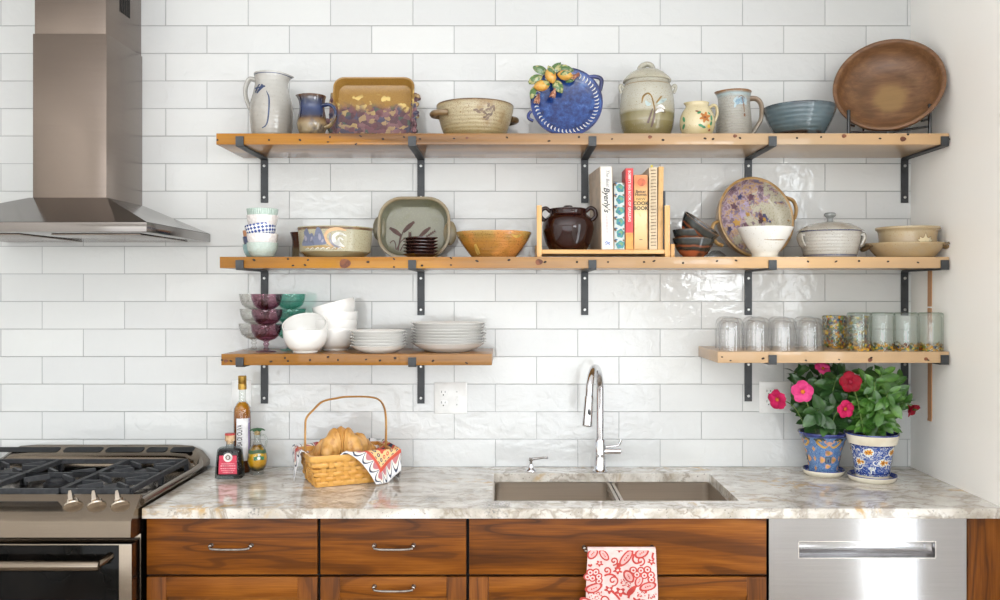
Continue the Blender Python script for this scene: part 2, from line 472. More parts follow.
def granite():
    s = N('granite'); v = s.obj()
    d = s.noise(v, 3.0, 4, .6)
    p = s.n('VectorMath', _operation='ADD', i0=v, i1=s.n('VectorMath', _operation='SCALE', i0=s.n('TexNoise', Vector=v, Scale=3.5, Detail=3).outputs[1], Scale=.22).outputs[0]).outputs[0]
    n1 = s.noise(s.mapv(p, (1, 1.7, 1), rot=(0, 0, .5)), 7.0, 5, .62)
    n2 = s.noise(p, 24.0, 4, .6)
    n3 = s.noise(v, 150.0, 3, .6)
    vein = s.math('ABSOLUTE', s.math('SUBTRACT', s.noise(s.mapv(p, (1, 2.2, 1), rot=(0, 0, .4)), 5.0, 5, .6), .5))
    c = s.ramp(n1, [(.3, lin('#9f968a')), (.40, lin('#b8b1a6')), (.52, lin('#d2ccc3')), (.68, lin('#e2dfd9'))])
    c = s.mix(s.math('MULTIPLY', s.step(n2, .5, .68), .6), c, lin('#b0a594'))
    c = s.mix(s.math('MULTIPLY', s.math('SUBTRACT', 1.0, s.step(vein, .0, .04)), .6), c, lin('#877a6a'))
    ye = s.math('MULTIPLY', s.step(s.noise(p, 5.0, 3, .55), .55, .68), s.step(n2, .44, .62))
    c = s.mix(s.math('MULTIPLY', ye, .75), c, lin('#c39a54'))
    gr = s.math('MULTIPLY', s.step(s.noise(s.mapv(p, (1, 1, 1), (4, 2, 1)), 6.0, 3), .6, .7), s.step(n3, .42, .6))
    c = s.mix(s.math('MULTIPLY', gr, .7), c, lin('#77787c'))
    c = s.mix(s.math('MULTIPLY', s.step(n3, .63, .68), .6), c, lin('#57524e'))
    return s.end(c, .07, 0.0, .0, None, .6)
M_stone = granite()

# ================================================================ RANGE HOOD
HX0, HX1 = -1.862, -1.107
t = thing('range_hood', 'tall stainless steel chimney range hood fixed on the white tiles above the stove', 'range hood', (-1.4845, 0, 1.75))
ox, oz = 1.4845, 1.75
b = B(); b.box((-.125, -.288, .128), (.125, -.001, .69), 0, .003); b.build('chimney_cover', M_hood, t)
b = B(); b.box((-.121, -.284, .685), (.121, -.001, .965), 0, .003); b.build('upper_chimney', M_hood, t)
for k in range(6):
    b = B(); b.box((.1205, -.10-.0145*k, .80), (.1222, -.108-.0145*k, .90)); b.build('vent_slot', M_dark, t)
b = B()
def rct(x0, x1, y0, y1, z): return [(x0, y0, z), (x1, y0, z), (x1, y1, z), (x0, y1, z)]
b.loft([rct(-.3775, .3775, -.565, -.001, .030), rct(-.132, .132, -.296, -.001, .133)])
b.build('canopy', M_canopy, t, sharp=10)
b = B(); b.box((-.3778, -.566, -.001), (.3778, -.001, .0295), 0, .0025); b.build('rim', M_canopy, t)
for sx in (-1, 1):
    b = B(); b.box((sx*.19-.14, -.5, -.006), (sx*.19+.14, -.10, -.0015), 0, .002)
    b.build('grease_filter', M_hood, t)

# ================================================================ RANGE (slide-in stove)
rx0, rx1 = -1.862, -1.106
rc = (rx0+rx1)/2; hw = (rx1-rx0)/2
t = thing('kitchen_range', 'stainless steel slide-in gas range with black grates at the left end of the counter', 'stove', (rc, 0, 0))
b = B(); b.box((-hw+.004, -.60, .08), (hw-.004, -.02, .918), 0, .003); b.build('body', M_range, t)
b = B(); b.box((-hw+.02, -.56, .0), (hw-.02, -.06, .08)); b.build('toe_kick', M_dark, t)
# cooktop well with steel surround
b = B(); b.box((-hw+.03, -.585, .918), (hw-.03, -.10, .926), 0, .003); b.build('cooktop', M_range, t)
for s_ in (-1, 1):
    b = B(); b.tube([(s_*(hw-.0035), -.60, .930), (s_*(hw-.0035), -.2, .932), (s_*(hw-.0045), -.10, .936), (s_*(hw-.022), -.05, .955)], [.0125, .0125, .0125, .010], 10, flat=1.0)
    b.build('side_trim', M_range, t)
# rear vent trim with slots
b = B()
prof = [(-.112, .936), (-.108, .966), (-.098, .976), (-.02, 1.000), (-.008, .994), (-.006, .93)]
xs = [-hw, -hw+.025, -hw+.06, -hw+.12, hw-.12, hw-.06, hw-.025, hw]
dz = [-.05, -.02, -.004, 0, 0, -.004, -.02, -.05]
b.loft([[(x, y, max(.925, z+d)) for y, z in prof] for x, d in zip(xs, dz)])
b.build('vent_trim', M_range, t)
def vent_slot(x0, x1):
    b = B(); ring = []
    for (u, w_) in rrect(x1-x0, .036, .010, 5):
        y = -.060+w_; zz = .976+(y+.098)*(.024/.078)
        ring.append((u+(x0+x1)/2, y, zz+.0008))
    b.loft([[(x, y, z) for x, y, z in ring], [(x*.999+.0, y, z+.0012) for x, y, z in ring]])
    b.build('vent_opening', M_vent, t)
for px0, px1 in ((63, 101), (105, 142.5), (-22, 58), (146, 166), (170, 193)):
    dd = 3.13; vent_slot(WX(px0, dd)-rc, WX(px1, dd)-rc)
# burners and grates
def grate(x0, x1, burners):
    gy0, gy1 = -.578, -.118; zt = .966; zb = .951; cx = (x0+x1)/2
    g = B(); bw = .0065
    def bar(p, q, w=bw, drop=0):
        p = Vector(p); q = Vector(q); d = (q-p).normalized(); n = Vector((-d.y, d.x, 0))*w
        ring = lambda c, top: [c-n+Vector((0, 0, zb-drop)), c+n+Vector((0, 0, zb-drop)), c+n*.75+Vector((0, 0, top)), c-n*.75+Vector((0, 0, top))]
        g.loft([ring(p, zt), ring(q, zt)])
    bar((x0, gy0, 0), (x0, gy1, 0)); bar((x1, gy0, 0), (x1, gy1, 0)); bar((x0, gy0, 0), (x1, gy0, 0)); bar((x0, gy1, 0), (x1, gy1, 0))
    bar((x0, -.348, 0), (x1, -.348, 0))
    for by in burners:
        for a in (45, 135, 225, 315):
            dx, dy = cos(R(a)), sin(R(a))
            bar((cx+dx*.035, by+dy*.035, 0), (cx+dx*min(.11, (x1-x0)/2/.72), by+dy*.11, 0))
        bar((x0, by, 0), (cx-.04, by, 0)); bar((cx+.04, by, 0), (x1, by, 0))
    for fx_ in (x0, x1):
        for fy in (gy0, -.348, gy1): g.box((fx_-.007, fy-.007, .926), (fx_+.007, fy+.007, .955))
    g.build('grate', M_cast, t)
    for by in burners:
        c = B(); c.lathe([(0, .9262), (.05, .9262), (.052, .934), (.044, .936), (.044, .945), (.034, .949), (0, .950)], 28, 0, Matrix.Translation((cx, by, 0)))
        c.build('burner', M_cast, t)
grate(-hw+.045, -.125, (-.46, -.235)); grate(-.117, .117, (-.348,)); grate(.125, hw-.045, (-.46, -.235))
# sloped control panel
b = B()
b.loft([[(x, -.585, .925), (x, -.603, .953), (x, -.607, .955), (x, -.672, .899), (x, -.677, .892), (x, -.681, .846), (x, -.660, .838), (x, -.585, .838)] for x in (-hw, -hw+.006, hw-.006, hw)])
b.build('control_panel', M_range, t, sharp=28)
nrm = Vector((0, -.056, .065)).normalized(); tq = Vector((0, -.065, -.056)).normalized()
Mk = Matrix(((1, 0, 0, 0), (0, tq.y, nrm.y, 0), (0, tq.z, nrm.z, 0), (0, 0, 0, 1)))
for px in (73.5, 97, 120.5):
    dd = 2.562; kx = WX(px, dd)-rc
    o = Vector((kx, -.640, .9266))+nrm*.001
    k = B()
    k.lathe([(0, 0), (.026, 0), (.027, .004), (.024, .007), (.019, .010), (.0165, .020), (.0, .022)], 28)
    k.loft([[(-w_, y0_, z), (w_, y0_, z), (w_, y1_, z), (-w_, y1_, z)] for w_, y0_, y1_, z in ((.0062, -.022, .022, .012), (.0056, -.022, .020, .030), (.0036, -.020, .010, .044))])
    kk = k.build('knob', M_knob, t, loc=o); kk.rotation_euler = Mk.to_3x3().to_euler()
    kk.rotation_euler = (Mk.to_3x3() @ Matrix.Rotation(R(-22), 3, 'Z')).to_euler()
b = B(); b.box((-.17, -.03, 0), (.17, .03, .0015), 0, .001)
o = Vector((-.014, -.640, .9266))+nrm*.001
d_ = b.build('display', M_black, t, loc=o); d_.rotation_euler = Mk.to_3x3().to_euler()
# oven door
b = B(); b.box((-hw+.004, -.662, .235), (hw-.004, -.603, .822), 0, .006); dr = b.build('oven_door', M_range, t)
b = B(); b.box((-hw+.045, -.665, .30), (hw-.042, -.661, .818), 0, .002); b.build('oven_window', M_ovenglass, dr)
b = B(); hz = .775; hy = -.718
b.tube([(-hw+.075, hy, hz), (-hw+.08, hy, hz), (hw-.08, hy, hz), (hw-.073, hy, hz)], [.013, .0155, .0155, .013], 16)
for s_ in (-1, 1): b.tube([(s_*(hw-.085), hy+.004, hz), (s_*(hw-.072), hy+.022, hz+.006), (s_*(hw-.066), -.66, hz+.012)], [.012, .011, .013], 12)
b.build('door_handle', M_range, dr)
b = B(); b.box((-hw+.004, -.655, .085), (hw-.004, -.603, .225), 0, .006); b.build('drawer', M_range, t)

# ================================================================ BASE CABINETS
YF = -.600
def slab(name, x0, x1, z0, z1, m, par): 
    b = B(); b.box((x0, YF, z0), (x1, YF+.02, z1), 0, .0022); return b.build(name, m, par)
def shaker(name, x0, x1, z0, z1, par, st=.059):
    b = B()
    b.box((x0, YF, z0), (x0+st, YF+.02, z1), 1, .0018); b.box((x1-st, YF, z0), (x1, YF+.02, z1), 1, .0018)
    b.box((x0+st, YF, z1-st), (x1-st, YF+.02, z1), 0, .0018); b.box((x0+st, YF, z0), (x1-st, YF+.02, z0+st), 0, .0018)
    b.box((x0+st-.004, YF+.008, z0+st-.004), (x1-st+.004, YF+.016, z1-st+.004), 0)
    return b.build(name, [M_cab, M_cabv], par)
def pull(par, x0, x1, z, r=.0042, name='pull_handle'):
    b = B(); y0 = YF
    pts = [(x0+.002, y0+.001, z+.003), (x0+.003, y0-.014, z+.002), (x0+.012, y0-.024, z-.002), ((x0+x1)/2, y0-.026, z-.003), (x1-.012, y0-.024, z-.002), (x1-.003, y0-.014, z+.002), (x1-.002, y0+.001, z+.003)]
    b.tube(catmull(pts, 5), r, 10, up=(0, 0, 1), flat=1.15)
    for x in (x0+.002, x1-.002):
        b.ball((x, y0-.012, z+.003), (.0065, .0065, .0065))
        b.lathe([(0, 0), (.0075, 0), (.006, .003), (0, .003)], 14, 0, Matrix.Translation((x, y0, z+.003)) @ Matrix.Rotation(pi/2, 4, 'X'))
    return b.build(name, M_pull, par)
def carcass(x0, x1, par, hole=None):
    b = B()
    top = .882 if not hole else .68
    b.box((x0, YF+.021, .10), (x1, -.005, top))
    if hole: b.box((x0, YF+.021, .68), (x1, YF+.045, .882)); b.box((x0, YF+.045, .68), (x0+.018, -.005, .882)); b.box((x1-.018, YF+.045, .68), (x1, -.005, .882))
    b.box((x0, YF+.09, 0), (x1, -.02, .10))
    return b.build('carcass', M_dark, par, smooth=False)
ZD0, ZD1 = .7105, .8805
cab = [(-1.0985, -.5725), (-.5715, -.1225), (-.1215, .7855)]
t = thing('base_cabinet', 'cherry wood base cabinet between the stove and the narrower drawer cabinet', 'cabinet', (0, 0, 0), group='cherry base cabinets')
carcass(*cab[0], t)
d = slab('drawer', -1.0925, -.5765, ZD0, ZD1, M_cab, t); pull(d, WX(210.7, 2.6), WX(252.2, 2.6), .7965)
d = shaker('door', -1.0925, -.5765, .115, .7028, t); pull(d, WX(210.7, 2.6), WX(252.2, 2.6), .62)
t = thing('base_cabinet', 'cherry wood drawer cabinet under the bread basket, left of the sink', 'cabinet', (0, 0, 0), group='cherry base cabinets')
carcass(*cab[1], t)
d = slab('drawer', -.5675, -.1265, ZD0, ZD1, M_cab, t); pull(d, WX(373.8, 2.6), WX(414.3, 2.6), .7965)
d = shaker('drawer', -.5675, -.1265, .42, .7028, t); pull(d, WX(373.8, 2.6), WX(414.3, 2.6), .672)
d = shaker('drawer', -.5675, -.1265, .115, .412, t); pull(d, WX(373.8, 2.6), WX(414.3, 2.6), .38)
sinkcab = t = thing('base_cabinet', 'wide cherry wood sink cabinet with a towel hung on its front', 'cabinet', (0, 0, 0), group='cherry base cabinets')
carcass(*cab[2], t, True)
d = slab('front_panel', -.1175, .7815, ZD0, ZD1, M_cab2, t)
pull(d, WX(583.5, 2.6), WX(652.5, 2.6), .7905, .0042, 'pull_handle')
d = shaker('door', -.1175, .330, .115, .7028, t); d = shaker('door', .334, .7815, .115, .7028, t)
b = B(); b.box((1.390, YF, 0), (XR-.002, -.02, .882), 0, .002)
tag(b.build('filler_panel', M_cabv), 'narrow cherry wood filler panel between dishwasher and right wall', 'panel')

# ================================================================ DISHWASHER
t = thing('dishwasher', 'stainless steel dishwasher with a recessed pocket handle', 'dishwasher', (1.0875, 0, 0))
b = B(); b.box((-.297, -.553, .09), (.297, -.02, .8800)); b.build('tub', M_dark, t, smooth=False)
b = B(); b.box((-.285, -.54, .0), (.285, -.06, .09)); b.build('toe_kick', M_dark, t, smooth=False)
x0, x1, z0, z1, y0 = -.2985, .2985, .10, .8795, YF
hx0, hx1, hz0, hz1 = WX(799, 2.6)-1.0875, WX(935, 2.6)-1.0875, WZ(557.5, 2.6), WZ(541.8, 2.6)
b = B()
gx = [x0, hx0, hx1, x1]; gz = [z0, hz0, hz1, z1]
vv = [[b.v((x, y0, z)) for z in gz] for x in gx]
for i in range(3):
    for j in range(3):
        if (i, j) != (1, 1): b.f([vv[i][j], vv[i+1][j], vv[i+1][j+1], vv[i][j+1]])
bk = [[b.v((x, y0+.024, z)) for z in (z0, z1)] for x in (x0, x1)]
b.f([vv[0][0], vv[0][1], vv[0][2], vv[0][3], bk[0][1], bk[0][0]]); b.f([vv[3][0], vv[3][1], vv[3][2], vv[3][3], bk[1][1], bk[1][0]])
b.f([vv[0][3], vv[1][3], vv[2][3], vv[3][3], bk[1][1], bk[0][1]]); b.f([vv[0][0], vv[1][0], vv[2][0], vv[3][0], bk[1][0], bk[0][0]])
dwd = b.build('door', M_dw, t, smooth=False)
b = B()
sc = [(y0, hz1), (y0+.030, hz1-.002), (y0+.036, hz1-.012), (y0+.034, hz1-.026), (y0+.024, hz1-.038), (y0+.008, hz0+.003), (y0, hz0)]
rows = [[(x, y, z) for y, z in catmull(sc, 4)] for x in (hx0, hx0+.012, hx1-.012, hx1)]
rows[0] = [(x, y0+(y-y0)*.6, z) for x, y, z in rows[0]]; rows[-1] = [(x, y0+(y-y0)*.6, z) for x, y, z in rows[-1]]
b.loft(rows, 0, (True, True), False)
pk = b.build('pocket_handle', M_dw, dwd, fix=False)
b = B()
w_ = .0028
for lo, hi in (((hx0-w_, hz1), (hx1+w_, hz1+w_)), ((hx0-w_, hz0-w_), (hx1+w_, hz0)), ((hx0-w_, hz0), (hx0, hz1)), ((hx1, hz0), (hx1+w_, hz1))):
    b.box((lo[0], y0-.0015, lo[1]), (hi[0], y0+.002, hi[1]))
b.build('pocket_rim', M_steel, dwd)

# ================================================================ COUNTERTOP, SINK, TAPS
b = B()
gx = [-1.10, -.050, .721, XR-.001]; gy = [-.615, -.518, -.118, -.0005]
for z in (.914, .884):
    vv = [[b.v((x, y, z)) for y in gy] for x in gx]
    for i in range(3):
        for j in range(3):
            if (i, j) != (1, 1): b.f([vv[i][j], vv[i+1][j], vv[i+1][j+1], vv[i][j+1]])
    if z == .914: top = vv
    else: bot = vv
def side(ij):
    for (a, c) in zip(ij, ij[1:]): b.f([top[a[0]][a[1]], top[c[0]][c[1]], bot[c[0]][c[1]], bot[a[0]][a[1]]])
side([(i, 0) for i in range(4)]+[(3, j) for j in (1, 2, 3)]+[(2, 3), (1, 3), (0, 3), (0, 2), (0, 1), (0, 0)])
side([(1, 1), (2, 1), (2, 2), (1, 2), (1, 1)])
bmesh.ops.bevel(b.bm, geom=[e for e in b.bm.edges if len(e.link_faces) == 2 and e.calc_face_angle(0) > 1 and e.verts[0].co.z > .91 and e.verts[1].co.z > .91], offset=.003, segments=2, affect='EDGES')
tag(b.build('countertop', M_stone), 'long polished cream and grey granite worktop under the shelves', 'countertop')

t = thing('kitchen_sink', 'undermounted steel double basin sink set in the granite', 'sink', (0, 0, .884))
def basin(x0, x1, y0, y1, dep):
    b = B(); cx, cy = (x0+x1)/2, (y0+y1)/2
    def ring(ins, z, r): return [(cx+x, cy+y, z) for x, y in rrect(x1-x0-2*ins, y1-y0-2*ins, r, 5)]
    b.loft([ring(-.010, -.0008, .03), ring(0, -.001, .022), ring(.003, -dep+.03, .022), ring(.012, -dep+.008, .025), ring(.035, -dep, .03)], 0, (False, True))
    o = b.build('basin', M_sink, t)
    d = B(); d.lathe([(0, 0), (.045, 0), (.045, .002), (.036, .003), (.032, -.001), (0, -.001)], 24, 0, Matrix.Translation((cx, cy+.02, -dep+.0015)))
    d.build('drain', M_chrome, o)
basin(-.046, .354, -.514, -.122, .20); basin(.378, .717, -.514, -.122, .19)
b = B(); b.box((.352, -.514, -.030), (.380, -.122, -.0105), 0, .004); b.build('divider', M_steel, t)

fd = 3.114
t = thing('faucet', 'tall chrome gooseneck kitchen faucet behind the sink', 'faucet', (WX(600, fd), fd-CD, .914), (0, 0, 0))
b = B(); b.lathe([(0, 0), (.027, 0), (.027, .004), (.023, .008), (.0205, .012), (.0195, .06), (.0185, .115), (.0165, .118), (0, .118)], 32); b.build('base', M_chrome, t)
dirv = Vector((-.30, -.954, 0)).normalized()
top = WZ(368, 3.02)-.914; sr = .092
pts = [(0, 0, .11), (0, 0, .2), (0, 0, top-sr)]
for k in range(1, 15):
    a = pi*k/14*.93
    q = dirv*(sr-sr*cos(a)); pts.append((q.x, q.y, top-sr+sr*sin(a)))
last = Vector(pts[-1]); dn = (last-Vector(pts[-2])).normalized()
pts.append(tuple(last+dn*.018))
b = B(); b.tube(pts, .0135, 18, up=(-dirv.y, dirv.x, 0)); b.build('spout', M_chrome, t)
s0 = Vector(pts[-1]); b = B()
b.tube([s0, s0+dn*.004, s0+dn*.02, s0+dn*.085, s0+dn*.102, s0+dn*.104], [.0145, .0155, .0155, .0175, .0178, .012], 20); hd = b.build('spray_head', M_chrome, t)
b = B(); c_ = s0+dn*.055+Vector((.002, -.0165, 0)); b.ball(c_, (.0055, .0035, .014)); b.build('spray_button', M_black, hd)
b = B(); b.tube([(.015, 0, .074), (.030, 0, .074), (.0305, 0, .074), (.074, 0, .074), (.076, 0, .074)], [.0115, .0115, .0105, .0105, .008], 18)
b.build('handle_barrel', M_chrome, t)
b = B(); b.tube(catmull([(.022, 0, .090), (.05, -.002, .093), (.066, -.003, .096), (.073, -.004, .108), (.0755, -.004, .117)], 4), [.0045]*17, 10); b.build('lever', M_chrome, t)
sd = 3.128
t = thing('soap_dispenser', 'small chrome soap pump on the counter left of the faucet', 'soap dispenser', (WX(531, sd), sd-CD, .914))
b = B(); b.lathe([(0, 0), (.020, 0), (.019, .004), (.013, .009), (.0095, .014), (.0075, .024), (0, .024)], 24); b.build('base', M_chrome, t)
b = B(); b.lathe([(.005, .02), (.005, .034), (.0085, .036), (.0085, .046), (.006, .049), (0, .049)], 20)
b.tube([(0, 0, .042), (.02, -.010, .047), (.045, -.024, .053), (.060, -.032, .054)], [.0055, .0048, .0042, .0045], 10); b.build('pump_head', M_chrome, t)

# ================================================================ OUTLET PLATES
def duplex(par, x):
    for z in (.0195, -.0195):
        b = B(); b.loft([[(x+u*q, -.0058-e, z+v_*q) for u, v_ in rrect(.034, .029, .012, 5)] for q, e in ((1, 0), (1, .0018), (.93, .0024))])
        r_ = b.build('receptacle', M_white, par)
        for sx_, hh in ((-.0065, .0055), (.0065, .0045)):
            s_ = B(); s_.box((x+sx_-.001, -.0087, z+.003-hh/2), (x+sx_+.001, -.0078, z+.003+hh)); s_.build('slot', M_slot, r_)
        s_ = B(); s_.lathe([(0, 0), (.0025, 0), (.0025, .0006), (0, .0006)], 10, 0, Matrix.Translation((x, -.0081, z-.007)) @ Matrix.Rotation(pi/2, 4, 'X')); s_.build('slot', M_slot, r_)
def plate(w, h):
    b = B(); b.loft([[(u-sgn(u)*ins, -y, v_-sgn(v_)*ins) for u, v_ in rrect(w, h, .003, 3)] for ins, y in ((0, .0004), (0, .003), (.003, .0058))]); return b
def sgn(a): return (a > 0)-(a < 0)
t = thing('outlet_plate', 'white double wall plate with outlets and a toggle switch left of the faucet', 'outlet', (WX(450.8, 3.2), 0, WZ(398, 3.2)))
plate(.122, .117).build('cover_plate', M_white, t); duplex(t, -.027)
b = B(); b.box((.018, -.0064, -.012), (.028, -.0055, .012)); b.loft([[(.0195, -.006, -.003), (.0265, -.006, -.003), (.0265, -.006, .004), (.0195, -.006, .004)], [(.0205, -.016, -.012), (.0255, -.016, -.012), (.0255, -.015, -.0075), (.0205, -.015, -.0075)]]); b.build('toggle', M_white, t)
for z in (.024, -.024):
    b = B(); b.ball((.023, -.0058, z), (.0028, .001, .0028)); b.build('screw', M_bolt, t)
t = thing('outlet_plate', 'white wall plate with an outlet behind the left flower pot', 'outlet', (WX(775, 3.2), 0, WZ(397, 3.2)))
plate(.118, .117).build('cover_plate', M_white, t); duplex(t, -.026)
t = thing('switch_plate', 'white wall plate behind the tall amber oil bottle', 'outlet', (WX(241.5, 3.2), 0, WZ(396, 3.2)))
plate(.072, .117).build('cover_plate', M_white, t)
b = B(); b.box((-.0165, -.0075, -.033), (.0165, -.0055, .033), 0, .001); b.build('rocker_switch', M_white, t)
# ================================================================ SHELVES AND BRACKETS
M_shelf = mkwood('shelf_pine', '#633c04', '#9f6706', '#c0880e', 0, .7, .4, .5, 20, 7.0, .35, spec=.25, window_wash=(-.5, 1.1, '#dcb67e', .85))
M_nail = mk('nail_hole', '#2a1a10', rough=.8, mottle=('#1a100a', 100, .4, .7))
M_knot = mk('wood_knot', '#7c4422', rough=.5, mottle=('#5c2f18', 70, .4, .6))
ZS1, ZS2, ZS3, ZS4 = 2.1007, 1.6835, 1.355, 1.363
TH, YS = .038, -.295
D0 = 2.905
def shelf(name, px0, x1, ztop, label, nails, knots, seed):
    rng = random.Random(seed)
    x0 = WX(px0, D0) if px0 else 0
    b = B(); b.box((x0, YS, ztop-TH), (x1, -.0015, ztop), 0, .0015)
    sf = lambda x, z: Vector((x, YS-.0004, z))
    for px, py in nails:
        b.dab(sf, WX(px, D0), WZ(py, D0), .0052*rng.uniform(.7, 1.2), .0034*rng.uniform(.7, 1.2), 1, rng.uniform(-.6, .6), 8, 0, 0, 1)
    for px, py, r in knots:
        b.dab(sf, WX(px, D0), WZ(py, D0), r*1.25, r, 2, .1, 16, 3, .12, 2)
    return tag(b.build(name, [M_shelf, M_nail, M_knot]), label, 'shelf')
N1 = [(217.5, 140), (269, 140), (300, 140), (330, 137), (328, 142), (356, 144), (360.5, 136), (383, 139), (404, 137), (420, 139), (454, 138.5), (507, 137.5), (549, 141), (579, 137), (612, 139), (663, 140), (705, 138.5), (713, 139), (740, 138), (797, 138), (821, 137), (880, 138.5), (908, 134.5), (949, 139)]
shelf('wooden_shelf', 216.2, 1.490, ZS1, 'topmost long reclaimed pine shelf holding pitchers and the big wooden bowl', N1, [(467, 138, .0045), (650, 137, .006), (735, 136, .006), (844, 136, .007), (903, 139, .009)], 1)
N2 = [(254, 260), (288, 259), (293, 265.5), (305, 265), (308, 260), (368, 262), (394, 259), (394, 267), (422, 265.5), (451, 258), (451, 265), (477, 261), (509, 260), (545, 262), (577, 262), (608, 262), (644, 262), (654, 261), (683, 263), (717, 261), (736, 260.5), (808, 261.5), (836, 261.5), (859, 261), (888, 261.5), (918, 262.5)]
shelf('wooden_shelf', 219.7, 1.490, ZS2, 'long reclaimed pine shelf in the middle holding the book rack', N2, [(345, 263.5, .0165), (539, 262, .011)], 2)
N3 = [(222, 360), (231, 361), (285, 358), (288, 361), (271, 361.5), (310, 360), (328, 357), (338, 360), (366, 359.5), (380, 360.5), (395, 358), (433, 360.8), (466.5, 363)]
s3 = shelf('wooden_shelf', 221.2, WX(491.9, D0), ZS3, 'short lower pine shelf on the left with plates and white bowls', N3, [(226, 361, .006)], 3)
N4 = [(722, 357), (730.5, 360.5), (763, 358.5), (806, 360.5), (839, 359.5), (871, 358), (928, 360)]
M_shelf_l = M_shelf
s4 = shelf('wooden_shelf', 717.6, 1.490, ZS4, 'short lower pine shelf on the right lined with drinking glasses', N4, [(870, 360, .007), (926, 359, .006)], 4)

def make_bracket(label):
    t = thing('shelf_bracket', label, 'bracket', group='iron brackets under the pine shelves'); w = .0132; th = .006
    b = B()
    path = [(-.0005-th/2, -.167), (-.0005-th/2, -.016), (-.0045, -.007), (-.0125, -th/2-.0005), (-.29, -th/2-.0005), (-.2978, -.0028), (-.2986, .004), (-.2986, .027)]
    rings = []
    for i, (y, z) in enumerate(path):
        p, q = path[max(0, i-1)], path[min(len(path)-1, i+1)]
        dy, dz = q[0]-p[0], q[1]-p[1]; L = math.hypot(dy, dz); ny, nz = -dz/L*th/2, dy/L*th/2
        rings.append([(-w, y+ny, z+nz), (w, y+ny, z+nz), (w, y-ny, z-nz), (-w, y-ny, z-nz)])
    b.loft(rings); b.build('bracket_arm', M_iron, t, sharp=50)
    for z in (-.030, -.147):
        b = B(); b.lathe([(0, 0), (.0052, 0), (.0052, .002), (.004, .0034), (0, .0038)], 12, 0, Matrix.Translation((0, -.0065, z)) @ Matrix.Rotation(pi/2, 4, 'X'))
        b.build('bolt', M_bolt, t)
    return t
bx = [-.9052, -.3234, .285, .893, 1.4740]
where = ['above the stacked patterned cups', 'above the square wheat dish', 'right of the blue citrus plate, behind the books', 'under the blue-grey bowl', 'beside the right wall']
bk0 = None
for (zt, idx, lab) in ((ZS1, range(5), ['iron bracket under the top shelf, '+x for x in where]),
        (ZS2, range(5), ['iron bracket under the middle shelf above the purple goblets', 'iron bracket under the middle shelf above the dinner plates', 'iron bracket under the middle shelf below the brown bean pot', 'iron bracket under the middle shelf above the clear tumblers', 'iron bracket under the middle shelf beside the right wall']),
        (ZS3, (0, 1), ['iron bracket under the left lower shelf above the oil bottle', 'iron bracket under the left lower shelf beside the double outlet']),
        (ZS4, (3, 4), ['iron bracket under the right lower shelf above the left flower pot', 'iron bracket under the right lower shelf beside the right wall'])):
    for k, i in enumerate(idx):
        p = (bx[i], 0, zt-TH)
        if bk0 is None: bk0 = make_bracket(lab[k]); bk0.location = p
        else: copy_tree(bk0, lab[k], p)
# wooden stick on the side wall
M_stick = mkwood('stick_wood', '#7a4a2a', '#a9744a', '#c79a70', 2, 1.2, .5, 0, 20, 2.0)
t = thing('hanging_stick', 'thin brown wooden stick hanging on the right wall past the shelf ends', 'stick', (XR-.0045, 0, 0))
b = B(); b.loft([[(-.003, y0-.146, z), (.0, y0-.146, z), (.0, y0-.172, z), (-.003, y0-.172, z)] for y0, z in ((0, 1.642), (.002, 1.5), (.0, 1.33), (.001, 1.2), (0, 1.120), (.004, 1.108))]); b.build('strip', M_stick, t)
b = B(); b.box((-.0038, -.174, 1.508), (-.0002, -.144, 1.513)); b.build('white_band', M_white, t)
# ================================================================ THINGS ON THE TOP SHELF
def stand(px, d, z): return (WX(px, d), d-CD, z)
def loopy(b, pts, r, n=6, flat=1.0, seg=10, mi=0, up=None):
    q = catmull(pts, n); k = len(q)
    rr = r if not isinstance(r, (list, tuple)) else [c[0] for c in catmull([(x, 0) for x in r], n)]
    return b.tube(q, rr, seg, mi, flat=flat, up=up)
def paint(name, c, rough=.3): return mk(name, c, rough=rough, mottle=(tuple(int(x*255*.8) for x in [int(c[i:i+2], 16)/255 for i in (1, 3, 5)]), 45, .45, .7))

# tall grey jug with blue brushwork
d = 3.05
M = [mk('jug_glaze', [(0, '#a19c92'), (.35, '#a9a59d'), (.8, '#b6b4ae'), (1, '#b0ada6')], .25, .1, 14, ('#989286', 260, .68), None, .2, coat=.4, rings=.0002, ringscale=420), paint('jug_blue_brush', '#3a4869')]
t = thing('pitcher', 'tall pale grey stoneware pitcher with blue brush strokes, leftmost on the top shelf', 'pitcher', stand(271.5, d, ZS1))
pr = bowlprof([(.058, 0), (.066, .014), (.073, .05), (.0765, .095), (.073, .13), (.063, .168), (.0572, .197), (.0575, .218), (.0605, .234)], .005)
def spoutfn(p):
    if p.z > .19 and p.x > 0:
        k = ((p.z-.19)/.05)**2*max(0, p.x/.06)**6; return Vector((p.x+.024*k, p.y*(1-.25*k), p.z-.012*k))
    return p
b = B(); b.lathe(pr, 56, 0, fn=spoutfn)
cv = px2(271.5, ZS1, d-.06); sf = front(pr, .0008)
for p, w in (([(257, 88), (259, 87), (261, 90)], .004), ([(259, 92), (262.5, 85), (264, 84)], .0055), ([(261.5, 93), (266, 85.5), (267, 84)], .007), ([(263, 91), (267.5, 87), (270, 86)], .006), ([(257.5, 87), (263, 87), (268.5, 85.5)], .0045),
             ([(271.5, 91), (274.5, 98), (275, 108), (273.8, 120), (271.5, 126), (267.5, 128.5)], [.0015, .0046, .0054, .005, .0046, .003])):
    b.stroke(sf, [cv(*q) for q in p], w, 1)
b.stroke(lambda x, z: spoutfn(around(pr, .0008)(x, z)), [(-1.2+.2*k, .228) for k in range(15)], .0026, 1, 3)
b.build('body', M, t)
